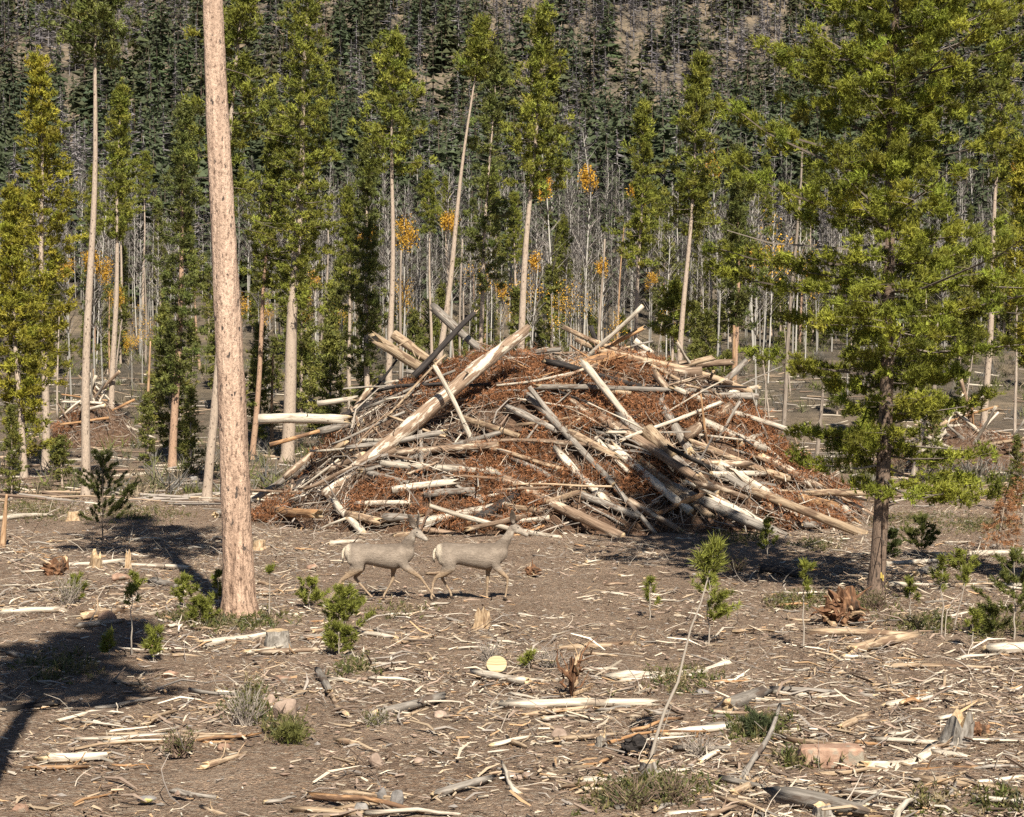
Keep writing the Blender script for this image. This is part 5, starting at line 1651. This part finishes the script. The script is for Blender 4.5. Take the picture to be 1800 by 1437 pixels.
# ------------------------------------------------------------------ the two deer
def coat_mat():
    m, t, out = newmat('deer_coat')
    a = nd(t, 'ShaderNodeAttribute', attribute_name='Col')
    v = mapping(t, (14, 60, 60))
    n = noise(t, v, 1.5, 5, .7)
    n2 = noise(t, mapping(t, (5, 5, 8)), 1.0, 4, .6)
    c = mixc(t, .85, a.outputs['Color'], ramp(t, n, [(.3, (.62, .60, .58)), (.7, (1.28, 1.26, 1.24))]), 'MULTIPLY')
    c = mixc(t, .8, c, ramp(t, n2, [(.34, (.70, .67, .64)), (.62, (1.15, 1.13, 1.1))]), 'MULTIPLY')
    finish(t, out, c, .9, n, .02, .8, .1)
    return m
COAT = coat_mat()

def ring_tube(mb, secs, n=16):
    """closed tube through sections (centre, half-width vector, half-height vector)"""
    th = np.arange(n) / n * 2 * math.pi
    V = np.concatenate([np.array(c)[None] + np.cos(th)[:, None] * np.array(a)[None] + np.sin(th)[:, None] * np.array(b)[None] for c, a, b in secs])
    m = len(secs)
    i, j = np.meshgrid(np.arange(m - 1), np.arange(n), indexing='ij')
    F = np.stack([i * n + j, i * n + (j + 1) % n, (i + 1) * n + (j + 1) % n, (i + 1) * n + j], -1).reshape(-1, 4)
    V = np.concatenate([V, [secs[0][0]], [secs[-1][0]]])
    F3 = [[(q + 1) % n, q, m * n] for q in range(n)] + [[(m - 1) * n + q, (m - 1) * n + (q + 1) % n, m * n + 1] for q in range(n)]
    mb.add(V, F3=F3, F4=F)

def limb(mb, pts, n=12):
    """pts: (x, y, z, half length fore-aft, half width)"""
    P = np.array([p[:3] for p in pts], float)
    T = unit(np.gradient(P, axis=0))
    secs = []
    for p, t in zip(pts, T):
        side = np.array([0, 1., 0])
        fa = unit(np.cross(side, t))
        secs.append((np.array(p[:3]), fa * p[3], side * p[4]))
    ring_tube(mb, secs, n)

def deer(name, loc, label, torso, neck, head, legs, head_yaw=0.0, neck_yaw=0.0, tail_dark=True):
    mb = MB()
    ring_tube(mb, [((x, 0, z), (0, hw, 0), (0, 0, hh)) for x, z, hh, hw in torso], 20)
    limb(mb, neck, 14)
    for L in legs: limb(mb, L)
    # the head: built along +x from the poll, then turned
    hx, hy, hz, pitch = head
    cyw, syw = math.cos(head_yaw), math.sin(head_yaw)
    def hp_(u, v, z):
        x = u * math.cos(pitch) + z * math.sin(pitch); zz = -u * math.sin(pitch) + z * math.cos(pitch)
        return np.array([hx + x * cyw - v * syw, hy + x * syw + v * cyw, hz + zz])
    hs = [(-.055, .0, .035, .035), (-.03, .0, .062, .056), (.02, -.004, .070, .062), (.07, -.012, .062, .054), (.12, -.022, .048, .041), (.17, -.030, .039, .033), (.215, -.036, .033, .029), (.235, -.038, .022, .02)]
    secs = []
    for u, z, hh, hw in [tuple(1.12 * q for q in h_) for h_ in hs]:
        c = hp_(u, 0, z)
        secs.append((c, hp_(u, hw, z) - c, hp_(u, 0, z + hh) - c))
    ring_tube(mb, secs, 14)
    src = mb.mesh('deer_raw', COAT)
    tmp = bpy.data.objects.new('tmp', src); col.objects.link(tmp)
    rm = tmp.modifiers.new('r', 'REMESH'); rm.mode = 'VOXEL'; rm.voxel_size = .0145
    sm = tmp.modifiers.new('s', 'SMOOTH'); sm.factor = .5; sm.iterations = 4
    dg = bpy.context.evaluated_depsgraph_get()
    me = bpy.data.meshes.new_from_object(tmp.evaluated_get(dg))
    bpy.data.objects.remove(tmp, do_unlink=True)
    me.name = 'body'
    nv = len(me.vertices)
    co = np.zeros(nv * 3, np.float32); me.vertices.foreach_get('co', co); co = co.reshape(-1, 3)
    x, y, z = co.T
    base = np.array((.285, .240, .195))
    C = np.tile(base, (nv, 1))
    def blend(f, c):
        f = np.clip(f, 0, 1)[:, None]
        C[:] = C * (1 - f) + np.array(c) * f
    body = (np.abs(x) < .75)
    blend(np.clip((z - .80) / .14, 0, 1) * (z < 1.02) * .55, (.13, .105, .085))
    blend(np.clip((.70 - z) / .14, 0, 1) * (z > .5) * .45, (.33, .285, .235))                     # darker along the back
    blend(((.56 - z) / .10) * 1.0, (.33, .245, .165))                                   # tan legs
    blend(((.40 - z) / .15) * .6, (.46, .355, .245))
    xr = torso[0][0]
    rump = np.clip((xr + .125 - x) / .07, 0, 1) * np.clip((z - .62) / .06, 0, 1) * np.clip((.96 - z) / .05, 0, 1)
    blend(rump, (.60, .53, .42))                                                       # white rump patch
    u = ((x - hx) * cyw + (y - hy) * syw); 
    hd = np.clip((u + .05) / .03, 0, 1) * (z > hz - .20) * (z < hz + .2) * (np.abs(x - hx) < .36) * (z > 1.0)
    blend(hd * .55, (.38, .335, .28))
    thr = np.exp(-(((x - (hx + .02 * cyw)) / .06) ** 2 + ((z - (hz - .10)) / .05) ** 2))
    blend(thr * 1.3, (.72, .66, .56))                                                  # pale throat
    tip = hp_(.22, 0, -.036)
    blend(np.exp(-(((co - tip) / .05) ** 2).sum(1)) * .8, (.50, .45, .38))
    blend(np.exp(-(((co - hp_(.03, 0, .07)) / .05) ** 2).sum(1)) * .9, (.075, .062, .052))
    for sd2 in (-1, 1): blend(np.exp(-(((co - hp_(.06, sd2 * .055, .02)) / .028) ** 2).sum(1)) * .7, (.48, .43, .36))
    a = me.color_attributes.new('Col', 'FLOAT_COLOR', 'POINT') if 'Col' not in me.color_attributes else me.color_attributes['Col']
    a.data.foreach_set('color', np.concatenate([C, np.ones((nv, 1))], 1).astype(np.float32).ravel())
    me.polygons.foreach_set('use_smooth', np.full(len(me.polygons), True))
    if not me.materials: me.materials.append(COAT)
    root = empty(name, loc)
    obj('body', me, root)
    # ears, eyes, nose, hooves, tail
    for s in (-1, 1):
        e = MB()
        b = hp_(-.03, s * .045, .05)
        d = unit(hp_(-.115, s * .105, .20) - hp_(-.03, s * .045, .05))
        fwd = unit(hp_(.5, s * 1.0, 0) - hp_(0, 0, 0)); sdv = unit(np.cross(d, fwd))
        fwd = np.cross(sdv, d)
        secs = []
        for f, wd in [(0, .020), (.15, .038), (.4, .058), (.65, .053), (.85, .032), (1, .006)]:
            secs.append((b + d * .235 * f - fwd * .012 * math.sin(f * 3.1), sdv * wd, fwd * .009))
        ring_tube(e, secs, 10)
        V = np.concatenate(e.V); nf = ((V - b) @ d) / .215
        fr = ((V - b) @ fwd) > .0
        cc = np.where(fr[:, None], np.array([[.34, .29, .24]]), np.array([[.13, .105, .085]]))
        cc = np.where((nf > .86)[:, None], np.array([[.09, .075, .06]]), cc)
        e.C = [cc]
        obj('ear', e.mesh('ear', COAT, True), root)
        bm = bmesh.new(); bmesh.ops.create_uvsphere(bm, u_segments=10, v_segments=8, radius=.014)
        em = bpy.data.meshes.new('eye'); bm.to_mesh(em); bm.free(); em.materials.append(EYE)
        obj('eye', em, root, loc=hp_(.055, s * .052, .018))
    bm = bmesh.new(); bmesh.ops.create_uvsphere(bm, u_segments=10, v_segments=8, radius=.019)
    for v in bm.verts: v.co.x *= .7
    em = bpy.data.meshes.new('nose'); bm.to_mesh(em); bm.free(); em.materials.append(EYE)
    obj('nose', em, root, loc=hp_(.228, 0, -.026))
    for L in legs:
        p = np.array(L[-1][:3]); hb = MB()
        ring_tube(hb, [(p + np.array([-.006, 0, .03]), (.021, 0, 0), (0, .02, 0)), (p + np.array([.004, 0, .012]), (.028, 0, 0), (0, .023, 0)), (p + np.array([.016, 0, -.018]), (.036, 0, 0), (0, .025, 0))], 10)
        hb.C = [np.tile((.07, .055, .045), (hb.n, 1))]
        obj('hoof', hb.mesh('hoof', COAT, True), root)
    tl = MB()
    t0 = np.array([xr + .012, -.0, .86])
    limb(tl, [(t0[0], 0, t0[2], .022, .026), (t0[0] - .035, 0, t0[2] - .06, .024, .03), (t0[0] - .042, 0, t0[2] - .14, .02, .026), (t0[0] - .036, 0, t0[2] - .20, .014, .018), (t0[0] - .030, 0, t0[2] - .235, .004, .005)], 8)
    V = np.concatenate(tl.V)
    tl.C = [np.where((V[:, 2:3] < t0[2] - .15), np.array([[.035, .028, .024]]), np.array([[.70, .62, .49]]))]
    obj('tail', tl.mesh('tail', COAT, True), root)
    tag(root, label, 'deer')
    return root

def eye_mat():
    m, t, out = newmat('dark_glossy')
    finish(t, out, (.012, .01, .009), .25, spec=.5)
    return m
EYE = eye_mat()

TORSO = [(-.60, .80, .05, .035), (-.585, .795, .105, .075), (-.54, .785, .155, .115), (-.45, .778, .185, .145), (-.33, .775, .178, .140), (-.20, .765, .175, .135), (-.05, .748, .192, .160), (.10, .735, .210, .175), (.22, .728, .222, .172),
         (.33, .742, .212, .150), (.43, .768, .185, .120), (.51, .795, .145, .092), (.56, .81, .10, .065), (.58, .815, .05, .03)]
YN, YF = -.092, .092
dl = hit(830, 1057, H)
LEG_R = [
    # near hind, stretched back
    [(-.44, YN, .80, .125, .078), (-.40, YN, .66, .155, .082), (-.38, YN, .55, .12, .062), (-.47, YN, .46, .060, .036), (-.60, YN, .385, .034, .025), (-.635, YN, .30, .024, .019), (-.655, YN, .15, .020, .017), (-.665, YN, .075, .022, .018), (-.645, YN, .018, .024, .019)],
    # far hind, lifting
    [(-.44, YF, .80, .125, .078), (-.38, YF, .64, .125, .065), (-.38, YF, .52, .085, .05), (-.44, YF, .43, .05, .032), (-.50, YF, .37, .032, .025), (-.44, YF, .27, .023, .019), (-.37, YF, .16, .020, .017), (-.345, YF, .09, .021, .018), (-.345, YF, .045, .022, .018)],
    # near fore, stepping forward
    [(.36, YN, .80, .10, .055), (.37, YN, .66, .105, .068), (.40, YN, .56, .068, .042), (.49, YN, .47, .045, .032), (.575, YN, .385, .032, .025), (.575, YN, .28, .021, .018), (.555, YN, .15, .018, .016), (.545, YN, .10, .020, .017), (.53, YN, .05, .021, .018)],
    # far fore, planted
    [(.34, YF, .80, .10, .055), (.31, YF, .64, .09, .05), (.27, YF, .54, .06, .04), (.255, YF, .44, .040, .03), (.25, YF, .32, .030, .025), (.245, YF, .20, .020, .018), (.235, YF, .09, .021, .018), (.25, YF, .02, .024, .019)],
]
deer('mule_deer', (dl[0], dl[1], dl[2]), 'grey-brown deer walking right with raised head and upright ears', TORSO,
     [(.38, 0, .80, .13, .10), (.48, 0, .90, .115, .085), (.555, 0, 1.00, .085, .066), (.61, 0, 1.10, .067, .054), (.645, 0, 1.18, .06, .05), (.665, 0, 1.22, .05, .045)],
     (.69, 0, 1.205, .38), LEG_R)
dl = hit(668, 1056, H)
TORSO_L = [(x * .97, z - .012, hh * .97, hw) for x, z, hh, hw in TORSO]
LEG_L = [
    [(-.42, YN, .79, .12, .07), (-.38, YN, .65, .155, .082), (-.37, YN, .54, .115, .062), (-.48, YN, .44, .058, .036), (-.62, YN, .345, .034, .025), (-.675, YN, .26, .024, .019), (-.735, YN, .13, .020, .017), (-.77, YN, .07, .021, .018), (-.78, YN, .025, .022, .018)],
    [(-.42, YF, .79, .12, .07), (-.34, YF, .63, .12, .062), (-.33, YF, .51, .08, .05), (-.38, YF, .42, .048, .032), (-.42, YF, .36, .034, .026), (-.345, YF, .27, .024, .019), (-.21, YF, .12, .020, .017), (-.15, YF, .06, .021, .018), (-.12, YF, .02, .023, .019)],
    [(.34, YN, .79, .10, .055), (.36, YN, .65, .105, .068), (.43, YN, .55, .066, .042), (.56, YN, .46, .044, .031), (.67, YN, .38, .031, .025), (.75, YN, .27, .021, .018), (.84, YN, .14, .018, .016), (.88, YN, .09, .020, .017), (.90, YN, .045, .021, .018)],
    [(.32, YF, .79, .10, .055), (.27, YF, .63, .085, .05), (.22, YF, .53, .056, .04), (.205, YF, .43, .039, .03), (.20, YF, .33, .030, .025), (.13, YF, .20, .020, .018), (.06, YF, .08, .021, .018), (.04, YF, .02, .023, .019)],
]
deer('mule_deer', (dl[0], dl[1], dl[2]), 'grey-brown deer following behind with its head turned part way', TORSO_L,
     [(.36, 0, .79, .13, .10), (.44, -.01, .89, .115, .085), (.49, -.03, .99, .085, .066), (.53, -.045, 1.05, .07, .056), (.56, -.055, 1.11, .062, .052), (.575, -.06, 1.15, .052, .046)],
     (.60, -.06, 1.125, .34), LEG_L, head_yaw=R(-38))
